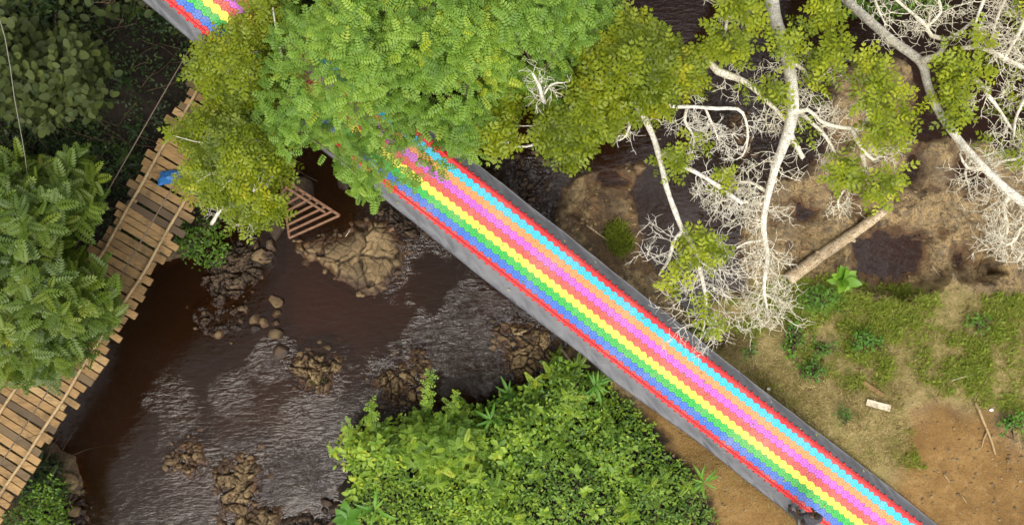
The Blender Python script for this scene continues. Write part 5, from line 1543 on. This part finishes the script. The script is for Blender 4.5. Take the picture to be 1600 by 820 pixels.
# ------------------------------------------------------------------ person standing on the lower edge of the slide
def person():
    M['skin'] = m_plain('brown_skin', (.13, .065, .035), .5, .4)
    M['shirt'] = m_plain('dark_grey_shirt', (.055, .052, .06), .85, .2, .3, 14, .4)
    M['trousers'] = m_plain('greyish_trousers', (.16, .16, .145), .85, .2, .25, 14, .3)
    M['hair'] = m_plain('black_hair', (.018, .012, .009), .7, .3, .3, 60, .8)
    M['shoe'] = m_plain('black_shoe', (.02, .02, .022), .6, .4)
    foot = P(1240, 803, 1.86)
    head = P(1273, 802, 3.30)
    gz = foot[2]
    # local frame: X = to the person's right, Y = forward lean, Z up
    fwd = np.array((head[0] - foot[0], head[1] - foot[1])); fwd /= np.linalg.norm(fwd)
    rt = np.array((fwd[1], -fwd[0]))
    def L(x, y, z): return Vector((foot[0] + rt[0] * x + fwd[0] * y, foot[1] + rt[1] * x + fwd[1] * y, gz + z))
    t = thing('person', 'person in dark grey shirt bending forward on the lower tarpaulin edge of the slide', 'person', L(0, 0, 0))
    def skinned(name, verts, edges, mat, sub=2):
        me = bpy.data.meshes.new(name + '_cage')
        me.from_pydata([L(*v[:3]) for v in verts], edges, [])
        o = bpy.data.objects.new(name + '_cage', me); COL.objects.link(o)
        m = o.modifiers.new('skin', 'SKIN'); m.use_smooth_shade = True
        sv = me.skin_vertices[0].data
        for i, v in enumerate(verts):
            rr_ = v[3] if isinstance(v[3], tuple) else (v[3], v[3])
            sv[i].radius = rr_
        sv[0].use_root = True
        o.modifiers.new('sub', 'SUBSURF').levels = sub; o.modifiers['sub'].render_levels = sub
        dg = bpy.context.evaluated_depsgraph_get()
        nm = bpy.data.meshes.new_from_object(o.evaluated_get(dg))
        nm.name = name
        bpy.data.objects.remove(o); 
        r = bpy.data.objects.new(name, nm); COL.objects.link(r)
        nm.materials.clear(); nm.materials.append(mat)
        nm.polygons.foreach_set('use_smooth', [True] * len(nm.polygons))
        r.parent = t; r.matrix_parent_inverse = Matrix.Translation(-t.location)
        return r
    # body: pelvis, spine, neck, head, arms with hands, legs with feet
    V = [(0, 0.02, .88, .13), (0, .12, 1.05, .125), (0, .27, 1.22, .145), (0, .38, 1.33, .11), (0, .42, 1.40, .055), (0, .46, 1.47, .085), (0, .50, 1.55, .098), (0, .50, 1.63, .06),
         (.19, .36, 1.31, .07), (.25, .30, 1.06, .05), (.24, .36, .84, .038), (.23, .38, .76, .035),
         (-.19, .36, 1.31, .07), (-.25, .30, 1.06, .05), (-.24, .36, .84, .038), (-.23, .38, .76, .035),
         (.10, 0.0, .82, .095), (.12, .06, .48, .065), (.13, -.03, .10, .045), (.14, .12, .04, .04),
         (-.10, 0.0, .82, .095), (-.12, .12, .50, .065), (-.13, .10, .10, .045), (-.14, .25, .04, .04)]
    E = [(0, 1), (1, 2), (2, 3), (3, 4), (4, 5), (5, 6), (6, 7), (3, 8), (8, 9), (9, 10), (10, 11), (3, 12), (12, 13), (13, 14), (14, 15),
         (0, 16), (16, 17), (17, 18), (18, 19), (0, 20), (20, 21), (21, 22), (22, 23)]
    for sg, hb in ((1, 11), (-1, 15)):        # five fingers each
        hx, hy, hz = V[hb][:3]
        for k, (dx, ln) in enumerate(((-.026, .07), (-.009, .082), (.009, .076), (.026, .06))):
            n = len(V)
            V += [(hx + dx, hy + .03, hz - .035, .011), (hx + dx * 1.15, hy + .045, hz - .035 - ln * .6, .0095), (hx + dx * 1.1, hy + .035, hz - .035 - ln, .008)]
            E += [(hb, n), (n, n + 1), (n + 1, n + 2)]
        n = len(V)
        V += [(hx - sg * .04, hy + .03, hz - .02, .012), (hx - sg * .05, hy + .05, hz - .055, .009)]
        E += [(hb, n), (n, n + 1)]
    skinned('body', V, E, M['skin'], 1)
    skinned('shirt', [(0, .03, .90, .15), (0, .12, 1.05, .155), (0, .27, 1.22, .185), (0, .375, 1.33, .165), (0, .415, 1.385, .10), (.2, .365, 1.31, .10), (.245, .315, 1.10, .07), (-.2, .365, 1.31, .10), (-.245, .315, 1.10, .07)],
            [(0, 1), (1, 2), (2, 3), (3, 4), (3, 5), (5, 6), (3, 7), (7, 8)], M['shirt'])
    skinned('trousers', [(0, .01, .90, .15), (.10, 0, .80, .115), (.12, .06, .48, .085), (.13, -.02, .14, .07), (-.10, 0, .80, .115), (-.12, .12, .50, .085), (-.13, .105, .14, .07)],
            [(0, 1), (1, 2), (2, 3), (0, 4), (4, 5), (5, 6)], M['trousers'])
    skinned('hair', [(0, .465, 1.575, .10), (0, .475, 1.62, .097), (0, .49, 1.665, .06)], [(0, 1), (1, 2)], M['hair'])
    for sg, (yy) in ((1, -.03), (-1, .10)):
        skinned('shoe', [(sg * .13, yy - .06, .045, .045), (sg * .135, yy + .06, .045, .05), (sg * .145, yy + .19, .035, .04)], [(0, 1), (1, 2)], M['shoe'])
    # face: eyes, nose, ears as one small piece each side of the head
    mb = MB()
    for x, y, z, r in ((.035, .59, 1.54, .012), (-.035, .59, 1.54, .012)):
        c = np.array(L(x, y, z)); mb.add(c + iv * r, [itri])
    mb.build('eyes', M['white'], t)
    mb = MB()
    for x, y, z, sx_, sy_, sz_ in ((0, .605, 1.51, .014, .02, .022), (.095, .50, 1.53, .012, .025, .032), (-.095, .50, 1.53, .012, .025, .032), (0, .585, 1.465, .03, .012, .009)):
        c = np.array(L(x, y, z)); mb.add(c + iv * np.array((sx_, sy_, sz_)), [itri])
    mb.build('face_features', M['skin'], t)
person()
